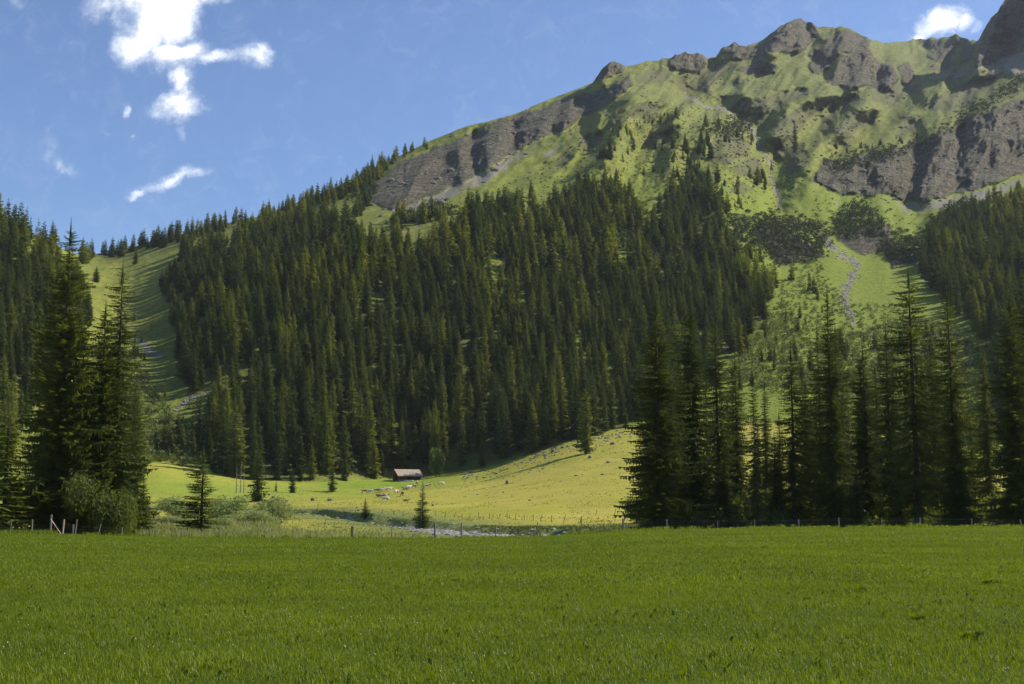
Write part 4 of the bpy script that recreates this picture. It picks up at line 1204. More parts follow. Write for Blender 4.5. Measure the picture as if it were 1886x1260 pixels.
def bush(px, D, wpx, top, label, mat, seed, n=2600, name='willow_bush', cat='bush', group=None):
    b = at_depth(px, D); h = height_for(px, b, top); r_ = wpx * (1.3 if wpx < 45 else 1.0) / F * D
    o = thing(name, label, cat, b - Vector((0, 0, .15)), 0, group)
    V, Fc = bush_mesh(seed, n * 2, 0.055 if wpx < 45 else 0.045, 11)
    V = V * np.array([r_, r_, h / 1.7])
    # leaves keep a natural size: stretch only moderately
    c_ = mesh_obj('foliage', V, Fc, mat, o)
    V2, F2 = [], []
    g_ = np.random.default_rng(seed)
    for q in range(7):
        v, f_ = trunk(seed + q, h * g_.uniform(.5, .8), 0.05, 5, 4)
        lean = np.array([g_.normal(0, .35) * r_ / h, g_.normal(0, .35) * r_ / h]); v = v.copy(); v[:, 0] += v[:, 2] * lean[0]; v[:, 1] += v[:, 2] * lean[1]
        o0 = sum(len(a) for a in V2); V2.append(v); F2 += [tuple(i + o0 for i in q2) for q2 in f_]
    mesh_obj('stem', np.concatenate(V2), F2, MAT['bark'], o)
    return o


bush(186, 133, 52, 868, 'large leafy green bush in front of the dark left clump', MAT['broad'], 201, 7000, 'leafy_bush')
for k, (px, D, wp, top, lab) in enumerate([
        (512, 215, 28, 912, 'rounded grey-green willow bush left of the open river bend'),
        (470, 205, 34, 938, 'lower willow bush touching the rounded one on its left'),
        (425, 225, 28, 908, 'grey-green willow bush right of the open young spruce'),
        (325, 235, 30, 912, 'loose pale willow between the slim and the open young spruce'),
        (300, 180, 26, 945, 'low willow scrub beside the slim young spruce'),
        (405, 170, 30, 950, 'low willow scrub in front of the willow near the open young spruce'),
        (700, 262, 16, 942, 'small willow tuft right of the small river-bank spruce'),
        (865, 175, 0, 970, ''),
        (1118, 150, 12, 968, 'small grey bush at the fence left of the first tall right-hand spruce')]):
    if wp:
        bush(px, D, wp, top, lab, MAT['willow'], 210 + k, 2400 if wp > 20 else 900, group=None)
b = ground(803, 879); b.y += 1; h = height_for(800, b, 826)
o = thing('broadleaf_tree', 'small round leafy tree just right of the barn before the dark forest', 'tree', b - Vector((0, 0, 1)))
V, Fc = bush_mesh(230, 1500, .13, 9); V = V * np.array([3.4, 3.4, h / 1.75]) + np.array([0, 0, 1.5]); mesh_obj('crown', V, Fc, foliage_mat('light_leaves', (.13, .18, .035), (.16, .20, .045), (.10, .14, .03), .4, .6), o)
V, Fc = trunk(3, h * .7, .25, 6, 5); mesh_obj('trunk', V, Fc, MAT['bark'], o)

# ------------------------------------------------------------------ blades: a generic writer
def blades(x, y, z, hh, wd, lean, seed):
    """two-segment bent blades; returns verts, quads+tips as tris"""
    g_ = np.random.default_rng(seed); n = len(x)
    a = g_.uniform(0, 2 * PI, n); ca, sa = np.cos(a), np.sin(a); b = a + g_.normal(PI / 2, .7, n); lx, ly = np.cos(b) * lean * hh, np.sin(b) * lean * hh
    w_ = wd / 2
    p = np.stack([x, y, z], -1)
    V = np.empty((n, 5, 3))
    side = np.stack([ca * w_, sa * w_, np.zeros(n)], -1)
    V[:, 0] = p - side; V[:, 1] = p + side
    mid = p + np.stack([lx * .35, ly * .35, hh * .6], -1); V[:, 2] = mid + side * .8; V[:, 3] = mid - side * .8
    V[:, 4] = p + np.stack([lx, ly, hh * (1 - 0.25 * lean)], -1)
    i = (np.arange(n) * 5)[:, None]
    T1 = i + np.array([[0, 1, 2]]); T2 = i + np.array([[0, 2, 3]]); T3 = i + np.array([[3, 2, 4]])
    return V.reshape(-1, 3), np.concatenate([T1, T2, T3])


def meadow_pts(n, y0, y1, seed, power=1.0, clump=0.0):
    g_ = np.random.default_rng(seed)
    y = (y0 ** (2 - power) + g_.random(n) * (y1 ** (2 - power) - y0 ** (2 - power))) ** (1 / (2 - power))
    x = g_.uniform(-1, 1, n) * (.46 * y + 5.5)
    if clump:
        k = fbm(x / clump, y / clump, octv=2, seed=seed) > -0.25; x, y = x[k], y[k]
    return x, y, meadow_z(x, y)


Vs, Fs, Ts, off_ = [], [], [], 0
for (n, y0, y1, h0, h1, wd, pw) in ((560000, 8.5, 30, .04, .10, .0050, .6), (500000, 26, 62, .05, .11, .010, .6), (340000, 58, 130, .06, .13, .022, .4)):
    x, y, z = meadow_pts(n, y0, y1, int(y0 * 10), pw)
    g_ = np.random.default_rng(int(y0)); hh = g_.uniform(h0, h1, n) * (1 + .6 * fbm(x / 1.3, y / 1.3, octv=3, seed=19)); le = g_.uniform(.1, 1.1, n)
    V, Fc = blades(x, y, z - .005, hh, wd * g_.uniform(.6, 1.4, n), le, int(y1))
    Vs.append(V); Fs.append(Fc + off_); off_ += len(V)
    Ts.append(np.repeat(np.clip((g_.random(n) * .8 + .35 * fbm(x / 4., y / 6., octv=3, seed=55) + .12).clip(0, .92) + .09 * (g_.random(n) < .03), 0, 1), 5))
o = mesh_obj('grass', np.concatenate(Vs), np.concatenate(Fs), MAT['blade'], attrs={'tint': np.concatenate(Ts)})
tag(o, 'short lush green grass of the foreground meadow', 'grass', kind='stuff')

# broad leaves of herbs in the turf
x, y, z = meadow_pts(26000, 9.5, 70, 5, .7, 2.5)
g_ = np.random.default_rng(3); n = len(x)
V, Fc = blades(x, y, z, g_.uniform(.05, .11, n), g_.uniform(.018, .045, n) * np.interp(y, [10, 70], [1, 1.8]), g_.uniform(.5, 1.6, n), 8)
o = mesh_obj('meadow_herbs', V, Fc, foliage_mat('herb_leaves', (0.07, .12, .006), (.13, .18, .012), (.10, .15, .010), .3, .5, 1.2), attrs={'tint': np.repeat(g_.random(n), 5)})
tag(o, 'broad-leaved herbs mixed in the meadow turf', 'herbs', kind='stuff')

n = 26000; g_ = np.random.default_rng(15); x = g_.uniform(-56, 56, n); y = g_.uniform(121.5, 127.2, n); k = fbm(x / 1.6, y / 3., octv=4, seed=46) > .02; x, y = x[k], y[k]; n = len(x)
hh = g_.uniform(.12, .42, n) * (1 + .8 * fbm(x / 3., y / 3., octv=2, seed=47))
V, Fc = blades(x, y, meadow_z(x, y) - .02, hh, g_.uniform(.03, .07, n), g_.uniform(.1, .9, n), 48)
o = mesh_obj('edge_weeds', V, Fc, MAT['blade'], attrs={'tint': np.repeat(g_.random(n) * 1.0, 5)})
tag(o, 'ragged taller grass and weeds along the fence at the meadow edge', 'grass', kind='stuff')
# clover heads
def icoball(c_, r_):
    t_ = (1 + 5 ** .5) / 2
    V = np.array([(-1, t_, 0), (1, t_, 0), (-1, -t_, 0), (1, -t_, 0), (0, -1, t_), (0, 1, t_), (0, -1, -t_), (0, 1, -t_), (t_, 0, -1), (t_, 0, 1), (-t_, 0, -1), (-t_, 0, 1)], float)
    V /= np.linalg.norm(V[0])
    Fc = np.array([(0, 11, 5), (0, 5, 1), (0, 1, 7), (0, 7, 10), (0, 10, 11), (1, 5, 9), (5, 11, 4), (11, 10, 2), (10, 7, 6), (7, 1, 8), (3, 9, 4), (3, 4, 2), (3, 2, 6), (3, 6, 8), (3, 8, 9), (4, 9, 5), (2, 4, 11), (6, 2, 10), (8, 6, 7), (9, 8, 1)])
    return V * r_ + c_, Fc


Vs, Fs, off_ = [], [], 0
for k in range(420):
    y = rng.uniform(11, 21) if k < 300 else rng.uniform(20, 90); x = rng.uniform(-.44, .44) * y
    if k < 300 and x > 0 and rng.random() < .45: continue
    if fbm(np.array([x / 2.5]), np.array([y / 2.5]), octv=2, seed=4)[0] < -.05: continue
    V, Fc = icoball(np.array([x, y, float(meadow_z(np.array([x]), np.array([y]))[0]) + rng.uniform(.09, .14)]), rng.uniform(.008, .013) * np.interp(y, [20, 90], [1, 2.2]))
    Vs.append(V); Fs.append(Fc + off_); off_ += len(V)
o = mesh_obj('clover_flowers', np.concatenate(Vs), np.concatenate(Fs), simple_mat('clover_petals', (.42, .36, .24), .8, .2, 40))
tag(o, 'pale clover heads in the foreground meadow', 'flowers', kind='stuff')

# single herbs that stand out
def rosette(px, py, r_, label, seed):
    dx, dz = px_dir(px, py); y = -EYE / float(dz)
    for _ in range(5): y = (float(meadow_z(np.array([float(dx) * y]), np.array([y]))[0]) - EYE) / float(dz)
    x = float(dx) * y; z = float(meadow_z(np.array([x]), np.array([y]))[0])
    r_ *= .75; g_ = np.random.default_rng(seed); n = 46; a = g_.uniform(0, 2 * PI, n); rr = g_.uniform(0, r_ * .6, n)
    V, Fc = blades(rr * np.cos(a), rr * np.sin(a), np.zeros(n), g_.uniform(.08, .17, n) * (r_ / .25), g_.uniform(.03, .07, n) * (r_ / .25), g_.uniform(.5, 1.4, n), seed)
    o = mesh_obj('herb_tuft', V, Fc, MAT['herb']); o.location = (x, y, z); tag(o, label, 'herb', 'dark herb tufts in the meadow')


MAT['herb'] = foliage_mat('dark_herb_leaves', (0.085, .14, .010), (.12, .18, .015), (.15, .20, .03), .4, 8, .8)
rosette(1826, 1078, .38, 'widest dark leafy tuft near the right edge of the meadow', 1)
rosette(1585, 1090, .26, 'dark leafy tuft with a thin upright stalk behind it', 2)
rosette(1690, 1142, .20, 'dark leafy tuft lower down left of the tall flower stem', 3)
rosette(1406, 1010, .30, 'small far dark tuft in the meadow, topmost of them', 4)
rosette(1790, 1178, .30, 'dark leafy tuft at the foot of the tall flower stem', 5)


def flower_stalk(px, py, hpx, label, head):
    dx, dz = px_dir(px, py); y = -EYE / float(dz); x = float(dx) * y; z = float(meadow_z(np.array([x]), np.array([y]))[0]); h = hpx / F * y
    o = thing('flower_stalk', label, 'flower', (x, y, z))
    V, Fc = trunk(px, h, .0035, 5, 6); V[:, :2] *= .3; V[:, 0] += .10 * h * (V[:, 2] / h) ** 2; mesh_obj('stem', V, Fc, MAT['herb'], o)
    hd, hf = icoball(np.array([.10 * h, 0, h]), head); hd[:, 2] = h + (hd[:, 2] - h) * 1.3; mesh_obj('flower_head', hd, hf, simple_mat('seed_head', (.10, .07, .06), .9, .3, 60), o)


flower_stalk(1778, 1152, 55, 'tall thin flower stem with a dark head near the right edge', .017)
flower_stalk(1583, 1096, 48, 'very thin upright stalk behind a dark tuft', .006)

# tall pale grass on the near river bank
g_ = np.random.default_rng(77); n = 60000
y = g_.uniform(137, 235, n); pxr = np.where(g_.random(n) < .85, g_.uniform(255, 780, n), g_.uniform(780, 1140, n)); x = (pxr - CX) / F * y
k = (riv_dist(x, y) > 4.6) & (fbm(x / 4., y / 6., octv=3, seed=6) > -.18) & ~((pxr > 520) & (y > 175)) & ~((pxr > 780) & (y > 160))
k &= ~((pxr > 560) & (pxr < 1000) & (y > 150) & (g_.random(n) < .6))
x, y, pxr = x[k], y[k], pxr[k]; n = len(x)
hh = g_.uniform(.35, 1.0, n) * np.interp(pxr, [255, 480, 600, 800, 1140], [1.5, 1.5, .95, .6, .55])
V, Fc = blades(x, y, valley_z(x, y) - .05, hh, g_.uniform(.05, .11, n), g_.uniform(.1, .6, n), 7)
o = mesh_obj('tall_grass', V, Fc, MAT['reeds'], attrs={'tint': np.repeat(g_.random(n), 5)})
tag(o, 'tall pale grass along the near river bank', 'grass', kind='stuff')
# bank vegetation on the far side, right part
n = 42000; y = g_.uniform(140, 215, n); pxr = g_.uniform(640, 1180, n); x = (pxr - CX) / F * y; rdn = riv_dist(x, y)
side = y > np.interp(x, RIV[::1, 0], RIV[::1, 1])
k = (rdn > 4.3) & (rdn < 11) & side & (fbm(x / 3., y / 3., octv=3, seed=16) > -.05); x, y = x[k], y[k]; n = len(x)
V, Fc = blades(x, y, valley_z(x, y) - .03, g_.uniform(.2, .55, n), g_.uniform(.06, .14, n), g_.uniform(.2, 1.0, n), 17)
o = mesh_obj('bank_herbs', V, Fc, MAT['shrub'], attrs={'tint': np.repeat(g_.random(n), 5)})
tag(o, 'dark green herbs hanging over the far river bank', 'herbs', kind='stuff')
# pasture tussocks
n = 70000; y = g_.uniform(150, 500, n); x = g_.uniform(-.42, .42, n) * y; k = (riv_dist(x, y) > 6) & (fbm(x / 7., y / 7., octv=3, seed=26) > .12) & (y < np.interp(x / y, SCOL, DE)); x, y = x[k], y[k]; n = len(x)
V, Fc = blades(x, y, valley_z(x, y) - .03, g_.uniform(.12, .38, n), g_.uniform(.10, .25, n), g_.uniform(.3, 1.0, n), 27)
o = mesh_obj('tussocks', V, Fc, foliage_mat('tussock_blades', (.20, .21, .04), (.28, .27, .06), (.15, .17, .03), .35, .2), attrs={'tint': np.repeat(g_.random(n), 5)})
tag(o, 'tussocky grass on the far pasture', 'grass', kind='stuff')


# ------------------------------------------------------------------ stones
def rock_mesh(seed, sub=2):
    import bmesh
    bm = bmesh.new(); bmesh.ops.create_icosphere(bm, subdivisions=sub, radius=1.0)
    co = np.array([v.co[:] for v in bm.verts]); g_ = np.random.default_rng(seed)
    dd = 1 + .32 * fbm(co[:, 0] * 1.3 + seed, co[:, 1] * 1.3, co[:, 2] * 1.3, 3, seed)
    co = co * dd[:, None]
    for _ in range(7):                       # broken faces
        nn = g_.normal(size=3); nn /= np.linalg.norm(nn); lim = g_.uniform(.55, .85); pr = co @ nn; ex = np.maximum(pr - lim, 0); co = co - ex[:, None] * nn[None] * .9
    Fc = [tuple(v.index for v in f_.verts) for f_ in bm.faces]; bm.free()
    return co, Fc


RK = [rock_mesh(s) for s in range(6)]
BOULD = [(503, 917, 4, 3.4, 'small dark boulder leftmost on the far pasture'), (576, 923, 5.2, 4.5, 'round dark boulder in the middle of the three left ones'),
         (607, 923, 7, 3.6, 'broad grey-brown boulder right of the round dark one'), (661, 941, 4, 3, 'dark boulder left of the small river-bank spruce'),
         (797, 932, 3.6, 2.8, 'grey boulder just right of the lone conical spruce'), (934, 892, 3.8, 4.5, 'dark upright boulder alone on the right pasture'),
         (927, 908, 2.4, 2, 'small dark stone below the upright boulder'), (976, 922, 3.6, 1.5, 'flat dark stone on the open right pasture'),
         (1086, 844, 5.2, 4.5, 'pale-topped boulder at the foot of the yellow-green larch'), (1120, 853, 5.2, 3, 'grey boulder right of and below the larch'),
         (1128, 819, 6, 4, 'broken boulder on the slope beside the first near spruce'), (1018, 833, 5.5, 4, 'pale broken boulder at the forest edge left of the larch'),
         (1036, 826, 4, 3, 'dark boulder at the forest edge next to a pale broken one'), (915, 873, 5, 2, 'low stone heap near the forest edge'),
         (716, 963, 3.8, 1.8, 'reddish stone on the far river bank'), (604, 956, 1.6, 1.3, 'small white stone on the far river bank'),
         (1062, 877, 5, 1.6, 'flat pale stone patch on the right pasture'), (1110, 875, 5, 1.5, 'flat stones on the right pasture near the first near spruce'),
         (1000, 864, 4, 1.6, 'flat stone higher on the right pasture'), (1034, 887, 4, 1.3, 'pale flat stone in the middle of the right pasture')]
for k, (px, py, wp, hp, lab) in enumerate(BOULD):
    b = ground(px, py); s_ = b.y / F; V, Fc = RK[k % 6]
    o = mesh_obj('boulder', V * np.array([wp * s_, wp * s_ * .8, hp * s_ * 1.15]), Fc, MAT['riverstone'] if 'white' in lab or 'pale flat' in lab else MAT['stone'])
    o.location = b + Vector((0, 0, hp * s_ * .3)); o.rotation_euler = (0, 0, k * 1.3); tag(o, lab, 'boulder')
# scattered stones over the right pasture and the riverbed (countless)
Vs, Fs, off_ = [], [], 0
LR = [rock_mesh(s + 20, 1) for s in range(5)]
for k in range(520):
    px = rng.uniform(850, 1165); foot = np.interp(px, COLS, PY[0]); py = foot + abs(rng.normal(0, 22)) + 2
    if py > 930: continue
    b = ground(px, py); s_ = rng.uniform(.12, .55) * (1.3 if py < foot + 20 else .8); V, Fc = LR[k % 5]
    Vs.append(V * np.array([s_ * 1.3, s_, s_ * .6]) + np.array(b)); Fs += [tuple(i + off_ for i in f_) for f_ in Fc]; off_ += len(V)
tag(mesh_obj('scattered_stones', np.concatenate(Vs), Fs, MAT['stone']), 'small stones strewn over the upper right pasture', 'stones', kind='stuff')
Vs, Fs, off_ = [], [], 0
for k in range(1700):
    q = rng.random() ** 1.0; i = int(rng.uniform(len(seg) * .18, len(seg) * .8)); o_ = rng.normal(0, 3.6); p = seg[i] + nr_[i] * o_ + rng.normal(0, 1, 2)
    if abs(o_) > 7.5: continue
    s_ = rng.uniform(.10, .42); V, Fc = LR[k % 5]; a = rng.uniform(0, 6)
    z = max(ground_z(p[0], p[1]), float(riv_z(p[1])) - .02) + s_ * .15
    Vs.append(V * np.array([s_ * 1.4, s_, s_ * .6]) + np.array([p[0], p[1], z])); Fs += [tuple(i2 + off_ for i2 in f_) for f_ in Fc]; off_ += len(V)
tag(mesh_obj('riverbed_stones', np.concatenate(Vs), Fs, MAT['riverstone']), 'pale stones in and along the shallow river', 'stones', kind='stuff')
# stream rubble in the two gullies on the mountain
Vs, Fs, off_ = [], [], 0
for pl, w_, n_ in ((STREAM_UP[3:], 5, 260), (STREAM_LO, 11, 420), (TRACK, 4, 60)):
    pl = np.array(pl, float)
    for k in range(n_):
        t_ = rng.random() * (len(pl) - 1); i = int(t_); c_ = pl[i] * (1 - t_ + i) + pl[i + 1] * (t_ - i) + rng.normal(0, w_ * .5, 2)
        b = mountain_pt(np.array([c_[0]]), np.array([c_[1]]))[0]; s_ = rng.uniform(.25, .95); V, Fc = LR[k % 5]
        Vs.append(V * np.array([s_ * 1.3, s_, s_ * .7]) + b); Fs += [tuple(i2 + off_ for i2 in f_) for f_ in Fc]; off_ += len(V)
tag(mesh_obj('gully_rubble', np.concatenate(Vs), Fs, MAT['riverstone']), 'pale rubble along the stream beds on the mountainside', 'stones', kind='stuff')


Vs, Fs, off_ = [], [], 0
band = np.clip(blur(np.maximum(polys(ROCK), polys(EARTH_SHADE)), 14) - M_rock * .6, 0, 1) * (_gy < 420) * (_gx > 640)
ck = rng.choice(band.size, 1500, p=(band / band.sum()).ravel()); cx = _gx.ravel()[ck] + rng.uniform(-1, 1, 1500); cy = _gy.ravel()[ck] + rng.uniform(-1, 1, 1500)
ok = cy > np.interp(cx, COLS, sky_row) + 3; P_ = mountain_pt(cx[ok], cy[ok])
for k, b in enumerate(P_):
    s_ = rng.uniform(.7, 2.2) * (2.0 if rng.random() < .08 else 1); V, Fc = LR[k % 5]
    Vs.append(V * np.array([s_ * 1.4, s_, s_ * .8]) + b); Fs += [tuple(i2 + off_ for i2 in f_) for f_ in Fc]; off_ += len(V)
tag(mesh_obj('alpine_rocks', np.concatenate(Vs), Fs, MAT['stone']), 'blocks and outcrops strewn over the upper mountainside', 'stones', kind='stuff')


# ------------------------------------------------------------------ fences
def post_arr(x, y, z0, h, r_, tx=0.0, ty=0.0, sides=7, seed=0):
    V, Fc = [], []
    for i, (zz, k) in enumerate(((-.3, 1), (h * .5, .97), (h - .02, .93), (h, .75))):
        for q in range(sides):
            a = 2 * PI * q / sides + seed; V.append((x + tx * zz + r_ * k * math.cos(a), y + ty * zz + r_ * k * math.sin(a), z0 + zz + (0.015 * math.cos(a) if i > 1 else 0)))
    for i in range(3):
        for q in range(sides):
            a, b = i * sides + q, i * sides + (q + 1) % sides; Fc.append((a, b, b + sides, a + sides))
    Fc.append(tuple(range(3 * sides, 4 * sides)))
    return V, Fc


def wire_arr(pts, r_=.004):
    V, Fc = [], []
    P = []
    for a, b in zip(pts[:-1], pts[1:]):
        for q in range(5):
            t_ = q / 5; p = np.array(a) * (1 - t_) + np.array(b) * t_; p[2] -= .05 * 4 * t_ * (1 - t_); P.append(p)
    P.append(np.array(pts[-1]))
    for p in P:
        for q in range(3):
            a = 2 * PI * q / 3; V.append((p[0], p[1] + r_ * math.cos(a), p[2] + r_ * math.sin(a)))
    for i in range(len(P) - 1):
        for q in range(3):
            a, b = i * 3 + q, i * 3 + (q + 1) % 3; Fc.append((a, b, b + 3, a + 3))
    return V, Fc


def near_fence(label, posts, wires, nm='wire_fence'):
    o = thing(nm, label, 'fence')
    tops = []
    for k, (px, top, r_, tilt, mk) in enumerate(posts):
        D = 126.6; x = float(px_dir(px, 970)[0]) * D; zg = float(meadow_z(np.array([x]), np.array([D]))[0])
        zt = EYE + float(px_dir(px, top)[1]) * D; h = max(.5, zt - zg)
        V, Fc = post_arr(x, D, zg, h, r_, tilt, 0, 8, k); mesh_obj('post', V, Fc, MAT[mk], o); tops.append((x, D - r_ - .012, zg, h, tilt))
    for wz in wires:
        V, Fc = wire_arr([(a + tl * wz, b, c_ + min(wz, h_ - .05)) for a, b, c_, h_, tl in tops], .005); mesh_obj('wire', V, Fc, MAT['wire'], o)
    return o


near_fence('wire fence with grey posts in front of the tall spruces on the right', [(1071, 958, .06, 0, 'post'), (1148, 955, .12, 0, 'post'), (1228, 957, .07, 0, 'post'), (1322, 958, .035, 0, 'post'),
           (1390, 957, .04, 0, 'post'), (1471, 957, .07, 0, 'post'), (1545, 954, .075, 0, 'post'), (1624, 954, .05, 0, 'post'), (1695, 954, .075, 0, 'post'), (1790, 955, .05, 0, 'post'), (1881, 957, .07, -.1, 'post'), (1960, 955, .07, 0, 'post')], (.3, .55, .8, 1.05))
near_fence('wire fence with weathered posts in front of the river in the middle', [(270, 976, .04, 0, 'post'), (335, 978, .05, 0, 'post'), (405, 978, .05, 0, 'post'), (488, 976, .055, .05, 'post'), (573, 977, .06, 0, 'post'), (649, 969, .13, 0, 'post_dark'),
           (722, 970, .06, 0, 'post'), (801, 962, .10, 0, 'post'), (850, 963, .09, 0, 'post'), (913, 966, .07, 0, 'post'), (990, 962, .05, 0, 'post')], (.3, .55, .8))
near_fence('wire fence on the left with leaning posts under the dark clump', [(-40, 962, .06, 0, 'post'), (19, 960, .07, .06, 'post_dark'), (59, 957, .07, 0, 'post'), (93, 948, .10, .02, 'post'), (116, 957, .08, .06, 'post_new'),
           (135, 966, .07, 0, 'post_new'), (139, 957, .06, .08, 'post'), (181, 966, .07, .2, 'post'), (225, 972, .05, 0, 'post')], (.3, .6, .9))
# the diagonal brace stands against the tall post
D = 126.35; ax_ = float(px_dir(94, 958)[0]) * D; bx_ = float(px_dir(113, 981)[0]) * D
za = EYE + float(px_dir(94, 957)[1]) * D; zb = EYE + float(px_dir(113, 982)[1]) * D - .1
V, Fc = [], []
for q in range(6):
    a = 2 * PI * q / 6; V += [(ax_, D + .055 * math.cos(a), za + .055 * math.sin(a)), (bx_, D + .055 * math.cos(a), zb + .055 * math.sin(a))]
Fc = [(2 * q, 2 * q + 1, 2 * ((q + 1) % 6) + 1, 2 * ((q + 1) % 6)) for q in range(6)]
br = mesh_obj('brace', V, Fc, MAT['post_new'])
br.parent = [o_ for o_ in COL.objects if o_.get('label', '').startswith('wire fence on the left')][0]
# far fence along the river
o = thing('pasture_fence', 'row of thin dark posts between the river and the far pasture', 'fence')
fpts = []
for k, (px, py) in enumerate([(585, 946), (612, 946), (634, 946), (655, 946), (702, 949), (725, 949), (742, 950), (803, 952), (820, 953), (836, 954), (851, 955), (865, 955), (882, 956), (901, 956), (918, 957), (934, 957), (949, 958), (966, 959), (982, 960), (995, 961), (1016, 962), (1038, 963), (1068, 966), (1097, 967), (1132, 967)]):
    b = ground(px, py)
    if not (200 < b.y < 340): b = at_depth(px, 260)
    tl = (.0, .1, -.08, .05, .3)[k % 5] if px < 1030 else .25
    V, Fc = post_arr(b.x, b.y, b.z, rng.uniform(1.0, 1.35), .06, tl, 0, 6, k); mesh_obj('post', V, Fc, MAT['post_dark'], o); fpts.append((b.x, b.y, b.z + .8))
V, Fc = wire_arr(fpts, .005); mesh_obj('wire', V, Fc, MAT['wire'], o)


# ------------------------------------------------------------------ the barn
def boxv(x0, x1, y0, y1, z0, z1):
    V = [(x, y, z) for x in (x0, x1) for y in (y0, y1) for z in (z0, z1)]
    return V, [(0, 1, 3, 2), (4, 6, 7, 5), (0, 4, 5, 1), (2, 3, 7, 6), (0, 2, 6, 4), (1, 5, 7, 3)]


def boxes(name, lst, mat, parent):
    V, Fc = [], []
    for b_ in lst:
        v, f_ = boxv(*b_); Fc += [tuple(i + len(V) for i in q) for q in f_]; V += v
    return mesh_obj(name, V, Fc, mat, parent)


b = ground(748, 886); by_ = b.y
S = by_ / F                      # metres per photo pixel there
barn = thing('barn', 'small brown wooden barn with pale shingle roof at the forest edge', 'barn', (b.x, b.y + 3, b.z), R(27))
Lx, Wy, wh, rh = 9.0, 6.4, 2.3, 2.1
boxes('plinth', [(-Lx / 2, Lx / 2, -Wy / 2, Wy / 2, -1.2, .45)], MAT['plinth'], barn)
V = [(-Lx / 2 + .06, -Wy / 2 + .06, .45), (Lx / 2 - .06, -Wy / 2 + .06, .45), (Lx / 2 - .06, Wy / 2 - .06, .45), (-Lx / 2 + .06, Wy / 2 - .06, .45),
     (-Lx / 2 + .06, -Wy / 2 + .06, wh), (Lx / 2 - .06, -Wy / 2 + .06, wh), (Lx / 2 - .06, Wy / 2 - .06, wh), (-Lx / 2 + .06, Wy / 2 - .06, wh), (-Lx / 2 + .06, 0, wh + rh - .12), (Lx / 2 - .06, 0, wh + rh - .12)]
mesh_obj('wall', V, [(0, 1, 5, 4), (2, 3, 7, 6), (0, 4, 8, 7, 3), (1, 2, 6, 9, 5)], MAT['plank'], barn)
ov = .9; ex = .8; th = .14
for sgn, nm in ((-1, 'front'), (1, 'rear')):
    y1 = sgn * (Wy / 2 + ov); z1 = wh - ov * rh / (Wy / 2); V = []
    for x in (-Lx / 2 - ex, Lx / 2 + ex):
        V += [(x, 0, wh + rh), (x, y1, z1), (x, y1, z1 + th), (x, 0, wh + rh + th)]
    r_ = mesh_obj('roof', V, [(0, 1, 2, 3), (7, 6, 5, 4), (3, 2, 6, 7), (0, 4, 5, 1), (1, 5, 6, 2), (0, 3, 7, 4)], MAT['shingle'], barn)
    V, Fc = [], []
    for k in range(1, 9):                                     # shingle courses
        t_ = k / 9; yy = y1 * t_; zz = wh + rh + th + (z1 - wh - rh) * t_
        v, f_ = boxv(-Lx / 2 - ex + .02, Lx / 2 + ex - .02, min(yy, yy + sgn * .12), max(yy, yy + sgn * .12), zz - .1, zz + .035); Fc += [tuple(i + len(V) for i in q) for q in f_]; V += v
    mesh_obj('shingle_courses', V, Fc, MAT['shingle'], r_)
for x in (-Lx / 2 - ex - .05, Lx / 2 + ex + .05):           # red-brown barge boards
    V = []
    for xx in (x - .06, x + .06):
        V += [(xx, 0, wh + rh + .2), (xx, -Wy / 2 - ov, wh - ov * rh / (Wy / 2) + .2), (xx, -Wy / 2 - ov, wh - ov * rh / (Wy / 2) - .12), (xx, 0, wh + rh - .12), (xx, Wy / 2 + ov, wh - ov * rh / (Wy / 2) - .12), (xx, Wy / 2 + ov, wh - ov * rh / (Wy / 2) + .2)]
    mesh_obj('barge_board', V, [(0, 1, 2, 3), (0, 3, 4, 5), (9, 8, 7, 6), (11, 10, 9, 6), (0, 6, 7, 1), (1, 7, 8, 2), (2, 8, 9, 3), (3, 9, 10, 4), (4, 10, 11, 5), (5, 11, 6, 0)], MAT['trim'], barn)
dz_ = wh - ov * rh / (Wy / 2)
boxes('eaves_board', [(-Lx / 2 - ex, Lx / 2 + ex, -Wy / 2 - ov - .08, -Wy / 2 - ov - .005, dz_ - .12, dz_ + .12)], MAT['trim'], barn)
dr_ = boxes('door', [(-.9, .9, -Wy / 2 - .02, -Wy / 2 + .05, .1, 2.05)], MAT['dark'], barn)
boxes('handle', [(.6, .68, -Wy / 2 - .08, -Wy / 2 - .02, 1.0, 1.2)], MAT['pale'], dr_)
boxes('door', [(-Lx / 2 - .03, -Lx / 2 + .05, -1.1, 1.1, .2, 2.3)], MAT['dark'], barn)
for x in (-3.2, 2.9):
    w_ = boxes('window', [(x - .4, x + .4, -Wy / 2 - .02, -Wy / 2 + .05, 1.2, 1.8)], MAT['dark'], barn)
    boxes('frame', [(x - .5, x - .4, -Wy / 2 - .04, -Wy / 2 + .03, 1.1, 1.9), (x + .4, x + .5, -Wy / 2 - .04, -Wy / 2 + .03, 1.1, 1.9), (x - .4, x + .4, -Wy / 2 - .04, -Wy / 2 + .03, 1.8, 1.9), (x - .4, x + .4, -Wy / 2 - .04, -Wy / 2 + .03, 1.1, 1.2)], MAT['trim'], w_)
for sx0 in (-1, 1):
    for sy0 in (-1, 1):
        boxes('corner_post', [(sx0 * (Lx / 2 - .04) - .1, sx0 * (Lx / 2 - .04) + .1, sy0 * (Wy / 2 - .04) - .1, sy0 * (Wy / 2 - .04) + .1, .45, wh - .1)], MAT['trim'], barn)
b = ground(753, 888)
tr_ = thing('trough', 'low pale wooden trough on the grass in front of the barn', 'trough', b, R(-10))
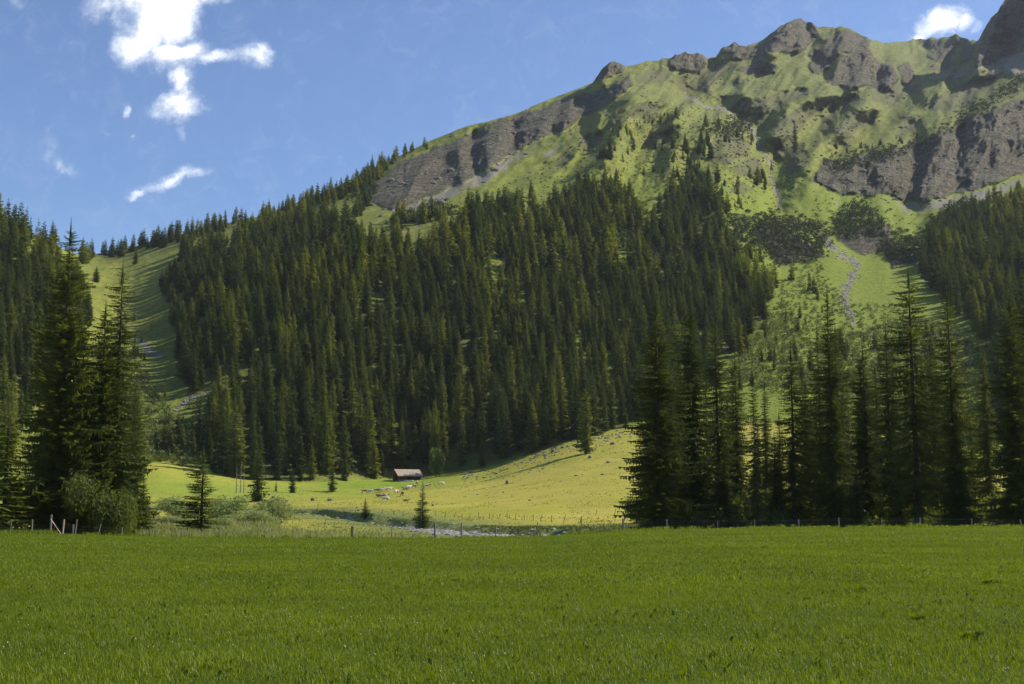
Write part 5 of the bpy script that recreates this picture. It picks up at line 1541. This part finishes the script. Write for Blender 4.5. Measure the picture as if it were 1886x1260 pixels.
boxes('basin', [(-1.6, 1.6, -.4, -.32, .25, .7), (-1.6, 1.6, .32, .4, .25, .7), (-1.6, -1.5, -.32, .32, .25, .7), (1.5, 1.6, -.32, .32, .25, .7), (-1.5, 1.5, -.32, .32, .25, .33)], MAT['pale'], tr_)
for x in (-1.2, 1.2): boxes('leg', [(x - .1, x + .1, -.35, .35, -.3, .25)], MAT['post'], tr_)


# ------------------------------------------------------------------ the cows
def cow_skin(lying, graze):
    J = {}
    bz = .62 if lying else 1.12
    pts = [(-.95, 0, bz, .30), (-.45, 0, bz - .03, .36), (.1, 0, bz - .05, .39), (.6, 0, bz, .33), (.95, 0, bz + (.18 if not graze else .0), .22), (1.25, 0, bz + (.35 if not graze else -.45), .15), (1.5, 0, bz + (.28 if not graze else -.72), .13), (1.72, 0, bz + (.12 if not graze else -.86), .085)]
    ed = [(i, i + 1) for i in range(7)]
    for sy in (-.2, .2):
        for (root, x0) in ((0, -.85), (3, .62)):
            i = len(pts)
            if lying:
                pts += [(x0, sy * 1.6, .34, .16), (x0 + .3, sy * 2.2, .12, .09), (x0 + .62, sy * 1.9, .08, .06)]
            else:
                pts += [(x0, sy, bz - .38, .15), (x0 + (.06 if root else -.08), sy * 1.05, .52, .075), (x0, sy * 1.05, .05, .07)]
            ed += [(root, i), (i, i + 1), (i + 1, i + 2)]
    i = len(pts); pts += [(-1.22, 0, bz + .12, .045), (-1.34, 0, bz - .45, .04)]; ed += [(0, i), (i, i + 1)]
    hx = 6
    for sy in (-1, 1):
        i = len(pts); p = pts[hx]; pts += [(p[0] - .12, sy * .22, p[2] + .1, .05)]; ed += [(hx, i)]
    me = bpy.data.meshes.new('body'); me.from_pydata([p[:3] for p in pts], ed, [])
    o = bpy.data.objects.new('body', me); COL.objects.link(o)
    md = o.modifiers.new('skin', 'SKIN'); sv = me.skin_vertices[0].data
    for i, p in enumerate(pts): sv[i].radius = (p[3], p[3])
    sv[2].use_root = True
    s2 = o.modifiers.new('sub', 'SUBSURF'); s2.levels = 1; s2.render_levels = 1
    dg = bpy.context.evaluated_depsgraph_get(); ev = o.evaluated_get(dg); out = bpy.data.meshes.new_from_object(ev)
    bpy.data.objects.remove(o)
    out.polygons.foreach_set('use_smooth', np.ones(len(out.polygons), bool))
    return out


COWM = {}
for ly in (0, 1):
    for gz in (0, 1):
        if ly and gz: continue
        for mk in ('cow_a', 'cow_b', 'cow_c'):
            me = cow_skin(ly, gz); me.materials.clear(); me.materials.append(MAT[mk]); me.name = 'body'
            COWM[(ly, gz, mk)] = me
COWS = [(672, 909, 0, 1, 'cow_c', .3, 'small brown cow, leftmost of the herd'), (683, 910, 0, 1, 'cow_b', 2.6, 'cream cow next to the leftmost brown one'),
        (695, 908, 0, 0, 'cow_c', .2, 'brown cow at the left of the close pair'), (702, 908, 0, 1, 'cow_b', 2.9, 'cream and brown cow at the right of the close pair'),
        (709, 906, 0, 0, 'cow_c', 1.4, 'dark narrow cow seen end-on between two groups'), (717, 906, 0, 0, 'cow_b', .4, 'whitest cow standing broadside in the herd'),
        (731, 911, 0, 1, 'cow_a', 1.0, 'brown cow grazing alone right of the white one'), (741, 914, 0, 1, 'cow_c', 2.0, 'light brown cow lowest on the right of the lone grazer'),
        (747, 903, 1, 0, 'cow_a', 3.0, 'spotted cow lying leftmost below the barn'), (753, 902, 0, 0, 'cow_b', .6, 'cream cow standing in the group below the barn'),
        (762, 900, 0, 1, 'cow_a', 2.7, 'brown and cream cow at the right of the group below the barn'), (786, 900, 0, 0, 'cow_a', .2, 'cream and brown cow just right of the lone conical spruce top'),
        (708, 916, 1, 0, 'cow_a', .1, 'dark spotted cow lying at the front of the herd'), (711, 921, 1, 0, 'cow_b', 3.0, 'cream cow lying lowest of the herd'),
        (699, 916, 1, 0, 'cow_c', .1, 'brown cow lying left of the dark spotted one'), (768, 893, 0, 0, 'cow_c', 1.5, 'small dark cow close to the barn corner'),
        (748, 924, 1, 0, 'cow_c', .0, 'small brown calf lying apart in front'), (813, 895, 0, 1, 'cow_b', .3, 'pale cow furthest right on the slope')]
for (px, py, ly, gz, mk, rz_, lab) in COWS:
    b = ground(px, py); o = thing('cow', lab, 'cow', b, rz_, None, (1.0, 1.0, 1.0) if 'calf' not in lab else (.7, .7, .7)); link('body', COWM[(ly, gz, mk)], o)
    p6 = (1.62, .12 if ly else (.26 if gz else 1.4)); bz = .62 if ly else 1.12; hz = bz + (-.72 if gz else .28)
    V, Fc = [], []
    for sy in (-1, 1):
        i0 = len(V); V += [(1.42, sy * .06, hz + .08), (1.5, sy * .06, hz + .08), (1.46, sy * .1, hz + .16), (1.48, sy * .22, hz + .24)]
        Fc += [(i0, i0 + 1, i0 + 3), (i0 + 1, i0 + 2, i0 + 3), (i0 + 2, i0, i0 + 3)]
    mesh_obj('horns', V, Fc, MAT['pale'], o)

# ------------------------------------------------------------------ haze
HAZE = 0.00003
if HAZE:
    V, Fc = boxv(-2600, 2600, -200, 3800, -90, 1400)
    m, t = new_mat('valley_air')
    v_ = t.n('ShaderNodeVolumePrincipled', {'Color': (0.80, 0.88, 1.0, 1), 'Density': HAZE, 'Anisotropy': 0.2})
    t.n('ShaderNodeOutputMaterial', {'Volume': v_.outputs[0]})
    hz = mesh_obj('haze', V, Fc, m)
    tag(hz, 'thin summer haze filling the valley air', 'haze', kind='stuff')
SC.cycles.volume_bounces = 0
SC.cycles.max_bounces = 6
SC.cycles.diffuse_bounces = 3
SC.cycles.transmission_bounces = 4
SC.cycles.use_denoising = True
